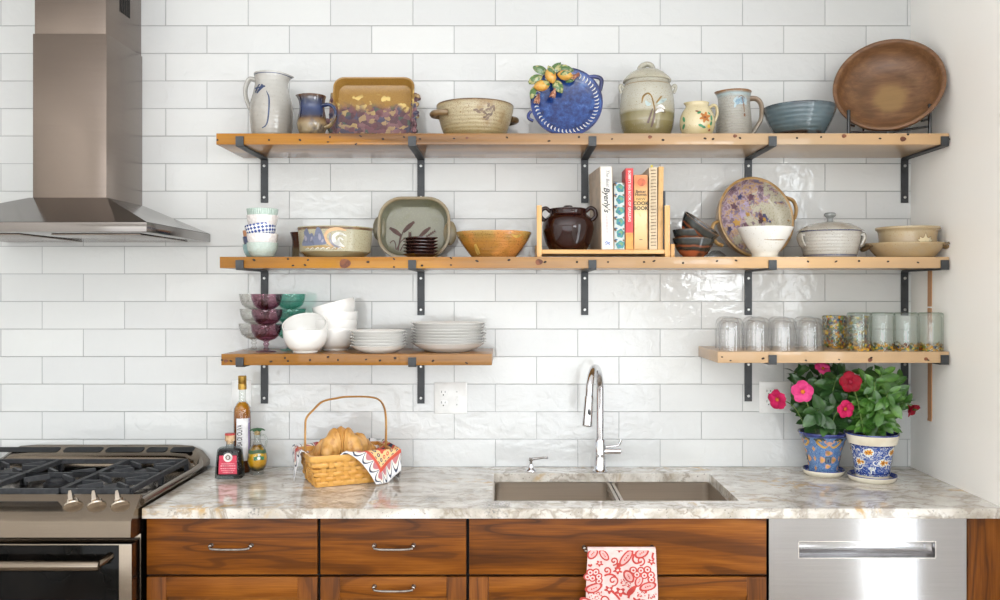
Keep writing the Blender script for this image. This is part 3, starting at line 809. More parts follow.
b = B(); loopy(b, [(-.052, 0, .214), (-.078, 0, .218), (-.092, 0, .186), (-.090, 0, .150), (-.074, 0, .112), (-.068, 0, .105)], [.009, .0085, .0078, .0075, .008, .008], flat=1.3); b.build('handle', M, t)

# small blue and brown jug
d = 2.965
M = [mk('blue_brown_glaze', [(0, '#7f6e54'), (.1, '#87775a'), (.28, '#8f7a56'), (.38, '#6e5130'), (.43, '#3c2a20'), (.5, '#222b48'), (.68, '#2b3a62'), (.86, '#1f2842'), (.95, '#4a3426'), (1, '#6a4a32')], .14, .09, 30, None, ('#171e38', 22, .5, .75), .12, coat=.6)]
t = thing('jug', 'small round jug with dark blue glaze above a tan base, beside the tall grey pitcher', 'jug', stand(312, d, ZS1))
pr = bowlprof([(.036, 0), (.044, .012), (.0505, .035), (.0505, .052), (.046, .075), (.0425, .098), (.0445, .125), (.048, .138)], .004)
def sp2(p):
    if p.z > .1 and p.x < 0:
        k = ((p.z-.1)/.04)**2*max(0, -p.x/.048)**6; return Vector((p.x-.010*k, p.y, p.z+.003*k))
    return p
b = B(); b.lathe(pr, 48, 0, fn=sp2); b.build('body', M, t)
b = B(); loopy(b, [(.040, -.012, .104), (.062, -.018, .106), (.082, -.024, .092), (.086, -.026, .065), (.070, -.02, .038), (.049, -.014, .028)], [.007, .0065, .006, .006, .0065, .007], flat=1.4); b.build('handle', M, t)

# rectangular dish leaning, moulded flowers
def flowers_mat():
    s = N('flower_relief_glaze'); v = s.obj()
    vo = s.n('TexVoronoi', Vector=s.n('VectorMath', _operation='ADD', i0=v, i1=s.n('VectorMath', _operation='SCALE', i0=s.n('TexNoise', Vector=v, Scale=38.0, Detail=3).outputs[1], Scale=.035).outputs[0]).outputs[0], Scale=58.0); cell = vo.outputs[1]
    f = s.n('SeparateColor', i0=cell).outputs[0]
    c = s.ramp(f, [(0, lin('#573a46')), (.2, lin('#744a55')), (.36, lin('#40445f')), (.5, lin('#835d64')), (.62, lin('#3e584f')), (.70, lin('#ab9068')), (.84, lin('#643c46')), (.90, lin('#b99e68'))], 'CONSTANT')
    n = s.noise(v, 60, 3); c = s.mix(s.math('MULTIPLY', n, .5), c, lin('#6a5046'))
    return s, v, c, vo
s, v, c, vo = flowers_mat()
M_relief = s.end(c, .35, 0, .2, s.bump(s.math('MULTIPLY', vo.outputs[0], .004)))
s, v, c, vo = flowers_mat()
z = s.n('SeparateXYZ', i0=v).outputs[2]
n = s.noise(v, 16, 4, .6)
mask = s.step(s.math('ADD', z, s.math('MULTIPLY', s.math('SUBTRACT', n, .5), .11)), .160, .118)
tan = s.mix(s.noise(v, 200, 2), lin('#8a6630'), lin('#ab843f'))
cream = s.math('MULTIPLY', s.step(s.noise(s.mapv(v, (1, 1, 1), (5, 0, 3)), 26, 2), .56, .62), s.step(z, .195, .175))
tan = s.mix(cream, tan, lin('#dcc178'))
M_dish = s.end(s.mix(mask, tan, c), .35, 0, .25, s.bump(s.math('MULTIPLY', s.math('MULTIPLY', vo.outputs[0], mask), .002)))
def rdish(b, secs, mi=0, n=7):
    """rectangular dish in its own upright plane: x wide, z high, opening to -y; secs (w, h, r, y)"""
    zc = secs[0][1]/2
    b.loft([[(x, y, z_+b.zc) for x, z_ in rrect(w_, h_, r_, n)] for w_, h_, r_, y in secs], mi)
d = 3.06
t = thing('serving_dish', 'rectangular tan dish with moulded purple flowers, leaning on the top shelf', 'dish', (WX(373, d), -.165, ZS1+.002), (R(-14), 0, 0))
b = B(); b.zc = .120
rdish(b, [(.25, .20, .03, .045), (.282, .228, .036, .028), (.292, .240, .038, -.004), (.288, .236, .037, -.008), (.280, .228, .035, -.006), (.262, .208, .03, .028), (.246, .19, .028, .034), (.20, .14, .02, .035)])
b.build('dish', M_dish, t)
rng = random.Random(5); b = B(); b2 = B()
for k in range(34):
    u = rng.random(); sd_ = rng.choice((-1, 1, 1))
    x = sd_*(.146+rng.uniform(-.004, .014)); z = .01+u*.155
    if sd_ < 0 and z > .15: x = -.148
    (b if sd_ > 0 else b2).ball((x, -.004+rng.uniform(-.006, .008), z), (rng.uniform(.006, .012), .006, rng.uniform(.006, .012)), 0, Matrix.Rotation(rng.uniform(0, 3), 4, 'Y'), 10, 6)
for sd_, q in ((1, b), (-1, b2)): q.tube([(sd_*.147, .001, .004), (sd_*.1495, 0, .06), (sd_*.150, 0, .12), (sd_*.149, .001, .178)], .006, 8)
for k in range(14):
    b.ball((.128+rng.uniform(-.004, .018), -.006, .006+rng.uniform(0, .012)), (.014, .006, .009), 0, None, 10, 6)
b.build('flower_relief', M_relief, t); b2.build('flower_relief', M_relief, t)

# tan casserole bowl with lug handles
d = 3.03
M_cas = mk('speckled_tan_glaze', [(0, '#75643f'), (.12, '#93835d'), (.4, '#a79978'), (.9, '#b0a384'), (1, '#8f7c58')], .115, .18, 12, ('#7b5c33', 330, .6), ('#80602f', 9, .56, .74), .32, coat=.2, rings=.00035, ringscale=500)
M_lug = mk('brown_lug_glaze', '#80694a', rough=.3, coat=.2, mottle=('#6a5436', 30, .42, .66))
M_rimb = mk('brown_rim_glaze', '#5d4630', rough=.3, mottle=('#7c6040', 40, .4, .7))
M_fern = paint('fern_print', '#75604f')
t = thing('casserole_bowl', 'wide speckled tan stoneware bowl with two lug handles on the top shelf', 'bowl', stand(475, d, ZS1))
pr = bowlprof([(.098, 0), (.104, .006), (.118, .04), (.130, .08), (.1345, .103), (.136, .116)], .007)
b = B(); b.lathe(pr, 56, lambda k: 2 if 25 <= k <= 28 else 0)
sf = front(pr, .0008); cv = px2(475, ZS1, d-.125)
for p, w in (([(475, 109.5), (483, 111), (494, 110.3)], .0022), ([(494, 110.5), (490.5, 116), (486, 119.5)], .002), ([(494, 110.3), (491, 105.5), (488.5, 103)], .002)):
    b.stroke(sf, [cv(*q) for q in p], w, 1)
for px, py, r_ in ((477, 110, .2), (480, 112, -.3), (483, 109.5, .5), (486, 112.5, -.4), (489, 109, .4), (492, 108, .9), (490, 105, 1.2), (494, 106, .6), (492.5, 113.5, 1), (489.5, 114, .4), (489, 117.5, .9), (486.5, 116.5, .4), (495.5, 108, 1.5)):
    b.dab(sf, *cv(px, py), .0085, .0036, 1, r_, 8)
b.build('body', [M_cas, M_fern, M_rimb], t)
for a in (-152, 28):
    b = B(); c = Vector((cos(R(a)), sin(R(a)), 0)); q = Vector((-c.y, c.x, 0)); p0 = c*.128+Vector((0, 0, .078))
    loopy(b, [p0-q*.038-c*.006, p0-q*.028+c*.018, p0+c*.027, p0+q*.028+c*.018, p0+q*.038-c*.006], .0115, flat=1.15, up=(0, 0, 1)); b.build('handle', M_lug, t)

# blue plate with lemons
def blue_plate_mat():
    s = N('cobalt_glaze'); v = s.obj(); n = s.noise(v, 45, 4, .7); m = s.noise(v, 9, 2)
    c = s.ramp(s.math('ADD', s.math('MULTIPLY', n, .7), s.math('MULTIPLY', m, .3)), [(.3, lin('#101838')), (.44, lin('#192f66')), (.56, lin('#26498a')), (.7, lin('#4f78ae'))])
    return s.end(c, .16, 0, .5, s.bump(s.math('MULTIPLY', n, .0006)))
M = [blue_plate_mat(), paint('plate_white_dash', '#cfd0cc'), mk('navy_glaze', '#1d2553', rough=.15, coat=.5, mottle=('#2b3a78', 30, .4, .7))]
M_lem = mk('glazed_lemon', [(0, '#c27d2c'), (.5, '#cc8f36'), (1, '#d0a048')], .03, .4, 60, None, ('#c9742f', 40, .5, .7), .22, coat=.5)
M_glf = mk('glazed_leaf', '#557444', rough=.25, coat=.4, mottle=('#b5b078', 70, .48, .62))
M_gbr = mk('glazed_brown_bud', '#98624a', rough=.3, coat=.3, mottle=('#d3a58c', 80, .48, .66))
d = 2.985; PR = .1258
t = thing('decorative_plate', 'round cobalt blue plate with moulded lemons and leaves leaning on the tiles', 'plate', (WX(566.7, d), d-CD-.012, ZS1), (R(-9), 0, 0))
Mp = Matrix.Translation((0, 0, PR)) @ Matrix.Rotation(pi/2, 4, 'X')
b = B(); prof = [(0, -.02), (.07, -.02), (.095, -.014), (.120, -.004), (.1258, .002), (.1258, .006), (.120, .006), (.104, .001), (.094, -.006), (.08, -.011), (0, -.012)]
b.lathe(prof, 64, lambda k: 2 if 3 <= k <= 5 else 0, Mp)
def psf(x, z):
    r = math.hypot(x, z); pp = [(0, -.012), (.08, -.011), (.094, -.006), (.104, .001), (.122, .006), (.2, .006)]
    for (a, y0), (c_, y1) in zip(pp, pp[1:]):
        if a <= r <= c_: y = y0+(y1-y0)*(r-a)/(c_-a); break
    return Vector((x, -(y+.0009), z+PR))
for k in range(42):
    a = R(62-k*7.3)
    if a < R(-230): break
    c1, s1 = cos(a), sin(a)
    b.stroke(psf, [(.098*c1, .098*s1), (.108*c1, .108*s1), (.113*cos(a+.04), .113*sin(a+.04))], [.0022, .0044, .002], 1, 2)
b.build('plate', M, t)
pc = px2(566.7, 0, 3.07)
def pp(px, py): return (WX(px, 2.98)-WX(566.7, 2.98), (100-py)*2.98/F+PR)
for px, py, rx, rz, rot in ((541.5, 85.5, .026, .020, -.15), (550.5, 75, .020, .026, -.3), (565, 74.3, .025, .0185, .1)):
    x, z = pp(px, py); b = B(); b.lathe([(0, -1.12), (.18, -1.05), (.5, -.86), (.85, -.5), (1, 0), (.85, .5), (.5, .86), (.18, 1.05), (0, 1.15)], 20, 0, Matrix.Translation((x, -.024, z)) @ Matrix.Rotation(rot, 4, 'Y') @ Matrix.Diagonal((rx, .019, rz, 1)) @ (Matrix.Rotation(pi/2, 4, 'Y') if rx > rz else Matrix()))
    b.build('lemon', M_lem, t)
def gleaf(b, c, L, W, rot, y0=-.016, mi=0, cup=.006):
    rows = []
    for i in range(7):
        u = i/6; w_ = W*sin(pi*min(1, u*.92+.06))**.8
        rows.append([Vector(((u-.5)*L*cos(rot)-k*w_*sin(rot), y0-cup*(1-abs(k))-.004*sin(pi*u), (u-.5)*L*sin(rot)+k*w_*cos(rot)))+Vector((c[0], 0, c[1])) for k in (-1, -.5, 0, .5, 1)])
    vs = [[b.v(p) for p in r] for r in rows]; bk = [[b.v(p+Vector((0, .004, 0))) for p in r] for r in rows]
    for i in range(6):
        for j in range(4):
            b.f([vs[i][j], vs[i+1][j], vs[i+1][j+1], vs[i][j+1]], mi); b.f([bk[i][j], bk[i][j+1], bk[i+1][j+1], bk[i+1][j]], mi)
for px, py, L, W, rot in ((541, 68, .06, .015, -.45), (535.5, 77.5, .055, .016, .5), (556, 66, .055, .015, .9), (566, 67, .055, .014, -.1), (558, 85, .055, .017, -1.0), (533, 91, .05, .011, 1.3), (551, 71, .04, .010, -1.0), (565, 74, .035, .010, .2), (570, 79, .03, .007, .2), (546, 84, .028, .008, -.5), (559.5, 64.5, .05, .008, .3)):
    b = B(); gleaf(b, pp(px, py), L, W, rot, -.036 if (px, py) in ((551, 71), (565, 74), (546, 84)) else -.014); b.build('leaf', M_glf, t)
for px, py, rot in ((537.5, 98, 1.3), (553.5, 92, 1.25), (575, 74.5, .5)):
    b = B(); 
    for k in (-.35, 0, .35): gleaf(b, pp(px+k*2.2, py), .038, .0055, rot+k, -.016)
    b.build('bud', M_gbr, t)
b = B(); x0, z0 = pp(588, 73.5); x1, z1 = pp(600.5, 88)
loopy(b, [(x0, 0, z0), pp(596, 73.5)[:1]+(-.004, pp(596, 73.5)[1]), (pp(602, 77)[0], -.004, pp(602, 77)[1]), (x1, 0, z1)], [.006, .0075, .008, .007]); b.build('handle', M[2], t)
b = B(); loopy(b, [(-.1245, -.002, .092), (-.1325, -.003, .080), (-.1315, -.003, .066), (-.116, -.002, .057)], .0055); b.build('handle', M[2], t)

# lidded jar
d = 3.05
M = [mk('two_tone_jar_glaze', [(0, '#726843'), (.28, '#7e734c'), (.30, '#8b8260'), (.42, '#7f7650'), (.47, '#a9a491'), (.7, '#b3b0a3'), (1, '#aeaa9b')], .205, .05, 8, ('#8d7f62', 300, .64), None, .22, coat=.4, rings=.00015, ringscale=300),
     paint('jar_ochre_brush', '#8a6a2c'), paint('jar_brown_brush', '#5a4234'), paint('jar_white_brush', '#dcd8d4'), paint('jar_blue_brush', '#a9bab8')]
M_jlid = mk('jar_lid_glaze', [(0, '#7c7256'), (.2, '#a39d86'), (.6, '#938a6a'), (1, '#aea996')], .075, .15, 20, ('#8d7f62', 300, .64), None, .22, coat=.4)
t = thing('lidded_jar', 'large lidded stoneware jar, pale above and olive below, right of the blue plate', 'jar', stand(647, d, ZS1))
pr = bowlprof([(.072, 0), (.080, .012), (.092, .05), (.0965, .090), (.0965, .115), (.092, .16), (.084, .19), (.079, .200), (.078, .207)], .006)
b = B(); b.lathe(pr, 56)
sf = front(pr, .0008); cv = px2(647, ZS1, d-.09)
for p, w, m in (([(637.5, 103), (639, 96.5), (643.5, 93.5), (647, 96.5), (649, 104), (650, 110)], [.003, .0065, .006, .0045, .005, .004], 1), ([(650, 106), (650, 114), (648.5, 122), (647, 127)], [.003, .007, .008, .005], 2), ([(648, 109), (645.5, 117), (643.5, 123)], [.003, .007, .007], 2), ([(652, 103), (655, 99), (657.5, 96)], .0055, 1), ([(651, 113), (656, 110), (660, 111)], [.005, .013, .005], 3), ([(652, 108), (657, 106), (661, 108.5)], [.005, .011, .005], 3), ([(641, 101), (643.5, 104.5), (646.5, 104)], [.005, .013, .005], 4), ([(653, 104), (658, 101), (663, 98)], [.005, .012, .005], 4), ([(660, 109), (661.5, 112), (658, 112.5)], .002, 2)):
    b.stroke(sf, [cv(*q) for q in p], w, m)
b.stroke(around(pr, .0008), [(-1.5+.2*k, .1915+.0006*(k % 2)) for k in range(16)], .002, 1, 2)
b.build('body', M, t)
for sx in (-1, 1):
    b = B(); loopy(b, [(sx*.080, -.014, .180), (sx*.094, -.016, .193), (sx*.099, -.017, .184), (sx*.092, -.015, .165)], .0055); b.build('lug', M[0], t)
b = B(); b.lathe([(0, .2075), (.083, .2075), (.0855, .2095), (.0845, .213), (.078, .222), (.062, .238), (.042, .249), (.02, .253), (0, .254)], 48); ld = b.build('lid', M_jlid, t)
b = B(); loopy(b, [(-.026, 0, .247), (-.020, 0, .262), (-.002, 0, .271), (.014, -.004, .266), (.020, -.008, .250)], [.012, .011, .010, .0095, .010], flat=1.3); b.build('lid_handle', M[0], ld)

# small cream pitcher with painted flower
d = 2.99
M = [mk('cream_glaze', '#cdbf9a', rough=.2, coat=.4, mottle=('#bfae80', 12, .45, .7), speck=('#b9a577', 200, .66)), paint('orange_flower_paint', '#b4702f'), paint('green_leaf_paint', '#3e8a5e'), paint('yellow_paint', '#d9ad42'), paint('brown_paint', '#8a4a2c')]
t = thing('pitcher', 'small round cream pitcher painted with an orange flower and green leaves', 'pitcher', stand(697.3, d, ZS1))
pr = bowlprof([(.040, 0), (.049, .010), (.058, .030), (.0605, .050), (.0585, .070), (.051, .090), (.042, .103), (.0385, .111), (.0405, .119)], .004)
def sp3(p):
    if p.z > .1 and p.x < 0:
        k = ((p.z-.1)/.025)**2*max(0, -p.x/.0405)**4; return Vector((p.x-.012*k, p.y, p.z+.001*k))
    return p
b = B(); b.lathe(pr, 48, 0, fn=sp3); sf = front(pr, .0008); cv = px2(697.3, ZS1, d-.055)
for px, py, rx, ry, m, ro in ((695.5, 112.5, .0075, .0045, 2, .4), (697, 125.5, .009, .0045, 2, -.3), (700, 127, .008, .0042, 2, -.3), (708.5, 117.5, .0042, .010, 2, .1), (708, 123, .004, .008, 2, -.3), (706, 113, .006, .003, 2, -.8), (705.5, 126, .006, .006, 3, 0), (706.5, 129.5, .005, .0035, 4, .4), (681.8, 118, .003, .010, 2, .1), (681.8, 125, .003, .009, 2, -.1), (693.5, 111, .006, .003, 4, -.2)): b.dab(sf, *cv(px, py), rx, ry, m, ro, 10)
b.dab(sf, *cv(701.3, 117.3), .021, .0205, 1, .3, 12, 6, .5); b.dab(front(pr, .0013), *cv(701.3, 117.3), .004, .004, 4)
b.build('body', M, t)
b = B(); loopy(b, [(.040, 0, .103), (.054, 0, .113), (.066, 0, .108), (.069, 0, .084), (.060, 0, .058), (.055, 0, .050)], [.006, .0055, .0055, .0055, .006, .006], flat=1.3); b.build('handle', M[0], t)

# grey mug pitcher
d = 3.05
M = [mk('grey_mug_glaze', [(0, '#928d82'), (.5, '#a19e95'), (.85, '#aaa8a0'), (.93, '#9fb2b6'), (.975, '#8a6a4a'), (1, '#8d5f38')], .172, .05, 20, ('#8c8477', 300, .63), None, .28, coat=.3, rings=.0005, ringscale=700), paint('mug_blue_drip', '#7f9db1'), paint('mug_brown_drip', '#8a5c3e'), paint('mug_pale_drip', '#a9bcc3')]
t = thing('pitcher', 'grey ribbed stoneware pitcher with a blue drip mark, beside the small cream pitcher', 'pitcher', stand(734, d, ZS1))
pr = bowlprof([(.061, 0), (.0635, .006), (.0625, .045), (.059, .09), (.0555, .13), (.056, .155), (.0605, .171)], .005)
def sp4(p):
    if p.z > .13 and p.x < 0:
        k = ((p.z-.13)/.045)**2*max(0, -p.x/.06)**8; return Vector((p.x-.010*k, p.y, p.z))
    return p
b = B(); b.lathe(pr, 48, 0, fn=sp4); sf = front(pr, .0008); cv = px2(734, ZS1, d-.055)
for px, py, rx, ry, m, ro in ((736.5, 100, .026, .015, 3, .1), (733.5, 101.5, .008, .012, 1, -.5), (738, 100, .009, .011, 1, .3), (731, 105, .004, .010, 3, -.3), (742, 103, .004, .006, 3, .4)): b.dab(sf, *cv(px, py), rx, ry, m, ro, 12)
s2 = front(pr, .0014); b.stroke(s2, [cv(*q) for q in ((733.5, 97.5), (737.5, 95.8), (741, 98))], .0022, 2); b.stroke(s2, [cv(*q) for q in ((738, 97), (739.5, 105), (740.3, 112))], [.002, .003, .0022], 2); b.dab(s2, *cv(740.3, 115), .0036, .006, 2)
b.build('body', M, t)
b = B(); loopy(b, [(.052, 0, .150), (.080, 0, .148), (.097, 0, .125), (.096, 0, .080), (.078, 0, .045), (.060, 0, .022)], [.010, .009, .0085, .008, .0075, .008], flat=1.35); b.build('handle', [mk('mug_handle_glaze', [(0, '#a8a296'), (.5, '#9a8b78'), (1, '#8a7460')], .16, .3, 30, rough=.28, coat=.3)], t)

# blue-grey bowl
d = 3.03
M = [mk('slate_blue_glaze', [(0, '#2a1d18'), (.15, '#33241d'), (.21, '#4c5a5d'), (.5, '#5e6f76'), (.85, '#58686f'), (.96, '#414c53'), (1, '#2e3238')], .112, .05, 14, None, ('#56686f', 18, .45, .7), .1, coat=.6, rings=.0005, ringscale=420)]
t = thing('bowl', 'blue-grey glazed bowl with a dark foot left of the big wooden bowl', 'bowl', stand(799.5, d, ZS1))
pr = bowlprof([(.072, 0), (.080, .008), (.100, .045), (.116, .080), (.1235, .104), (.1245, .111)], .006)
b = B(); b.lathe(pr, 56); tag(b.build('bowl', M), None, None).parent = t

# wooden bowl on iron stand
def woodbowl_mat():
    s = N('old_turned_wood'); v = s.obj(); p = s.mapv(v, (1.2, 6, 6), rot=(0, .12, 0))
    n = s.noise(p, 9, 5, .65, .5); m = s.noise(v, 7, 3, .6)
    x = s.n('SeparateXYZ', i0=v); rr = s.math('SQRT', s.math('ADD', s.math('POWER', x.outputs[0], 2.0), s.math('POWER', x.outputs[1], 2.0)))
    c = s.ramp(n, [(.28, lin('#5a3e26')), (.5, lin('#765236')), (.72, lin('#8c6844'))])
    c = s.mix(s.math('MULTIPLY', s.step(s.math('ADD', rr, s.math('MULTIPLY', m, .06)), .105, .07), .7), c, lin('#a08050'))
    ring = s.step(s.math('ABSOLUTE', s.math('SUBTRACT', s.math('ADD', rr, s.math('MULTIPLY', m, .05)), .118)), .03, .0)
    c = s.mix(s.math('MULTIPLY', ring, s.math('MULTIPLY', s.step(m, .4, .7), .75)), c, lin('#54391d'))
    return s.end(c, .45, 0, .1, s.bump(s.math('MULTIPLY', n, .0008)))
M_wb = woodbowl_mat()
d = 2.975
t = thing('wooden_bowl', 'big shallow brown wooden bowl tilted up on a black iron stand', 'bowl', (WX(888.2, d), d-CD, WZ(84, d)))
t.rotation_euler = (Matrix.Rotation(R(-26), 3, 'Z') @ Matrix.Rotation(R(70), 3, 'X')).to_euler()
RB = .180
pr = [(0, -.108), (.07, -.106), (.11, -.092), (.15, -.060), (.174, -.022), (RB, -.002), (RB-.001, .003), (RB-.010, .003), (RB-.016, -.006), (.15, -.040), (.115, -.068), (.075, -.080), (0, -.083)]
b = B(); b.lathe(catmull(pr, 4), 72); b.build('bowl', M_wb, t)
t = thing('plate_stand', 'black wrought iron stand holding up the big wooden bowl', 'stand', (WX(889, 2.92), 2.92-CD, ZS1))
sx0, sx1 = WX(848, 2.92)-WX(889, 2.92), WX(929, 2.92)-WX(889, 2.92)
for sx, hh, nm in ((sx0, .078, 'upright'), (sx1, .098, 'upright')):
    b = B(); b.tube([(sx, -.006, .0), (sx, -.006, hh-.004), (sx, -.004, hh)], [.0062, .0058, .0066], 10); b.build(nm, M_black, t)
for p, q in (((sx0, -.004, .006), (-.006, -.004, .006)), ((sx1, -.004, .026), (.006, -.004, .006)), ((sx1, -.004, .050), (sx1-.024, .01, .046)), ((sx0, -.004, .032), (sx0+.026, .012, .030))):
    b = B(); b.tube([p, q], .0040, 8); b.build('bar', M_black, t)
b = B(); b.box((-.013, -.010, 0), (.013, .002, .009), 0, .002); b.box((-.008, .002, 0), (.008, .215, .006), 0, .001); b.build('foot', M_black, t)
b = B(); b.tube([(-.05, .205, .004), (.05, .205, .004)], .0042, 8); b.tube([(0, .205, .004), (0, .222, .20)], .0042, 8); b.build('back_leg', M_black, t)
# ================================================================ THINGS ON THE MIDDLE SHELF
# stack of small patterned bowls
def dots_mat():
    s = N('blue_check_glaze'); v = s.obj(); x = s.n('SeparateXYZ', i0=v)
    a = s.math('ARCTAN2', x.outputs[1], x.outputs[0])
    u = s.math('MULTIPLY', a, 12.0); w = s.math('MULTIPLY', x.outputs[2], 260.0)
    p = s.math('SINE', s.math('MULTIPLY', s.math('ADD', u, w), 1.0)); q = s.math('SINE', s.math('MULTIPLY', s.math('SUBTRACT', u, w), 1.0))
    f = s.step(s.math('MULTIPLY', p, q), -.05, .12)
    return s.end(s.mix(f, lin('#e9e9ec'), lin('#33498c')), .2, 0, .4)
def flute(name, col, dark, n, amt):
    s = N(name); v = s.obj(); x = s.n('SeparateXYZ', i0=v)
    a = s.math('ARCTAN2', x.outputs[1], x.outputs[0])
    w = s.math('SINE', s.math('MULTIPLY', a, float(n)))
    c = s.mix(s.step(s.noise(v, 120, 2), .45, .75), lin(col), lin(dark))
    return s.end(c, .2, 0, .4, s.bump(s.math('MULTIPLY', w, amt)))
def emboss(name, col, dark, sc, amt):
    s = N(name); v = s.obj(); vo = s.n('TexVoronoi', Vector=v, Scale=sc).outputs[0]
    c = s.mix(s.math('MULTIPLY', vo, .6), lin(col), lin(dark))
    return s.end(c, .22, 0, .4, s.bump(s.math('MULTIPLY', vo, amt)))
M_mint = emboss('mint_glaze', '#c2cfc7', '#aebfb5', 150, .0012); M_mintr = flute('mint_ribbed_glaze', '#bccdc3', '#a6bcb0', 44, .0007)
M_cwhite = emboss('white_embossed_glaze', '#ece7e4', '#dccfcb', 95, .0025); M_dots = dots_mat()
pr = bowlprof([(.029, 0), (.038, .005), (.048, .022), (.0520, .038), (.0535, .050)], .0028)
def small_bowl(m):
    b = B(); b.lathe(pr, 48); return b.build('small_bowl', m)
bx0, d = 262.5, 2.985
for k, (m, z, tilt, lab) in enumerate(((M_mint, 0, 0, 'mint green bowl at the bottom of the front stack of patterned bowls'), (M_cwhite, .031, 0, 'white embossed bowl just above the bottom mint bowl'),
        (M_dots, .0655, 9, 'white bowl with blue check pattern tilted in the middle of the stack'), (M_cwhite, .0950, 0, 'white embossed bowl just under the ribbed mint top bowl'), (M_mintr, .1175, 0, 'ribbed mint green bowl on top of the patterned stack'))):
    o = small_bowl(m); o.location = (WX(bx0, d), d-CD, ZS2+z+.0003); o.rotation_euler = (0, R(-tilt), 0 if tilt else k*.7)
    tag(o, lab, 'bowl', 'small patterned bowls stacked on the middle shelf')
d = 3.105
for m, z, lab in ((mk('teal_cup_glaze', '#8fb0ae', rough=.2, coat=.4, mottle=('#7fa3a4', 40, .4, .7)), 0, 'pale teal bowl at the bottom behind the patterned stack'), (mk('slate_cup_glaze', '#4c5578', rough=.2, coat=.4, mottle=('#424a6a', 40, .4, .7)), .028, 'slate blue bowl behind the patterned stack, between teal and orange'), (mk('orange_cup_glaze', '#d29a72', rough=.2, coat=.4, mottle=('#c88a60', 40, .4, .7)), .050, 'orange bowl on top behind the patterned stack')):
    o = small_bowl(m); o.location = (WX(258.0, d), d-CD, ZS2+z+.0003); tag(o, lab, 'bowl', 'small plain bowls stacked behind the patterned ones')

# dark brown mug half hidden
d = 3.12
t = thing('mug', 'dark brown flared mug half hidden behind the painted bowl', 'mug', stand(304, d, ZS2))
M_bmug = mk('brown_mug_glaze', [(0, '#6f6047'), (.35, '#6b5a41'), (.45, '#4c3020'), (1, '#55301f')], .095, .08, 20, rough=.2, coat=.4, mottle=('#3c2619', 25, .5, .75))
pr = bowlprof([(.042, 0), (.044, .004), (.043, .035), (.042, .065), (.047, .088), (.050, .095)], .004)
b = B(); b.lathe(pr, 40); b.build('body', M_bmug, t)
b = B(); loopy(b, [(.036, .02, .075), (.056, .034, .072), (.062, .038, .048), (.050, .03, .022), (.037, .02, .018)], .005); b.build('handle', M_bmug, t)

# painted bowl
d = 3.0
M = [mk('speckled_sage_glaze', [(0, '#85795a'), (.14, '#928767'), (.2, '#a9a287'), (1, '#aea88d')], .1025, .1, 14, ('#8c7f5e', 320, .6), None, .25, coat=.35), paint('iris_blue_paint', '#6c7289'), paint('peach_paint', '#cfa67c'), paint('white_swirl_paint', '#dad7cf'), M_rimb, paint('ochre_ground_paint', '#a88b55'), paint('grey_violet_paint', '#9a97a6')]
t = thing('painted_bowl', 'deep stoneware bowl painted with blue irises and a peach swirl', 'bowl', stand(335.5, d, ZS2))
pr = bowlprof([(.092, 0), (.100, .005), (.119, .018), (.122, .024), (.1255, .07), (.1285, .096), (.1295, .102)], .006)
b = B(); b.lathe(pr, 60, lambda k: 4 if 25 <= k <= 28 else 0); sf = front(pr, .0008); sf2 = front(pr, .0013); cv = px2(335.5, ZS2, d-.11)
for poly in ([(306, 244.5), (310, 236), (309, 232), (313, 228), (316, 234), (319, 233), (322, 239), (324, 244.5), (315, 245.5)], [(320, 244), (321, 237), (324, 228), (328, 229), (331, 236), (334, 243.5), (327, 245)]): b.patch(sf, [cv(*q) for q in poly], 1, 4, 4)
for px, py, rx, ry, ro in ((311, 238, .006, .010, .3), (318, 239, .004, .009, -.3), (327, 237, .005, .012, .1), (330, 241, .004, .006, -.4)): b.dab(sf2, *cv(px, py), rx, ry, 6, ro, 10)
b.stroke(sf, [cv(*q) for q in ((307, 246.5), (318, 247.5), (330, 246.5), (341, 248.5), (352, 247))], [.003, .008, .008, .008, .003], 5)
for p, w, m in (([(353, 230.5), (345, 229), (336.5, 231), (333, 236), (335.5, 243), (341, 247)], [.004, .010, .011, .009, .008, .004], 2), ([(353, 236), (346, 233.5), (341, 237), (343, 243), (350, 246)], [.004, .009, .012, .013, .006], 3), ([(350, 240), (347, 238), (346, 242), (351, 247)], [.003, .006, .008, .004], 3), ([(338, 234), (337.5, 239), (341, 245), (348, 248)], [.002, .005, .006, .003], 6)): b.stroke(sf if m != 6 else sf2, [cv(*q) for q in p], w, m)
for k in range(7): b.stroke(sf2, [cv(311+k*5.6, 249.3), cv(313.5+k*5.6, 247.8), cv(315+k*5.6, 248.4)], .0022, 3)
b.build('bowl', M, t)

# square baking dish with wheat
d = 3.08
M = [mk('sage_dish_glaze', '#7b7a68', rough=.25, coat=.35, mottle=('#747359', 12, .45, .7), speck=('#86856c', 260, .62)), mk('dish_rim_glaze', '#877b5f', rough=.3, coat=.3, mottle=('#8a7757', 20, .42, .66)), paint('wheat_brown_paint', '#4c2816'), mk('dish_outside_glaze', '#7d7762', rough=.3, coat=.3, mottle=('#6b6450', 20, .42, .66))]
t = thing('baking_dish', 'square grey-green baking dish with brown wheat painting leaning on the tiles', 'dish', (WX(413.7, d), -.130, ZS2), (R(-11), 0, 0))
b = B(); H = .229; W_ = .262
def ring(w_, h_, r_, y): return [(x, y, z_+H/2) for x, z_ in rrect(w_, h_, r_, 9)]
b.loft([ring(.17, .14, .05, .055), ring(.22, .19, .065, .05), ring(.252, .220, .078, .02), ring(W_, H, .085, -.004)], 3, (True, False))
b.loft([ring(W_, H, .085, -.004), ring(W_-.002, H-.002, .084, -.009), ring(W_-.018, H-.018, .078, -.009), ring(W_-.024, H-.024, .075, -.004)], 1, (False, False))
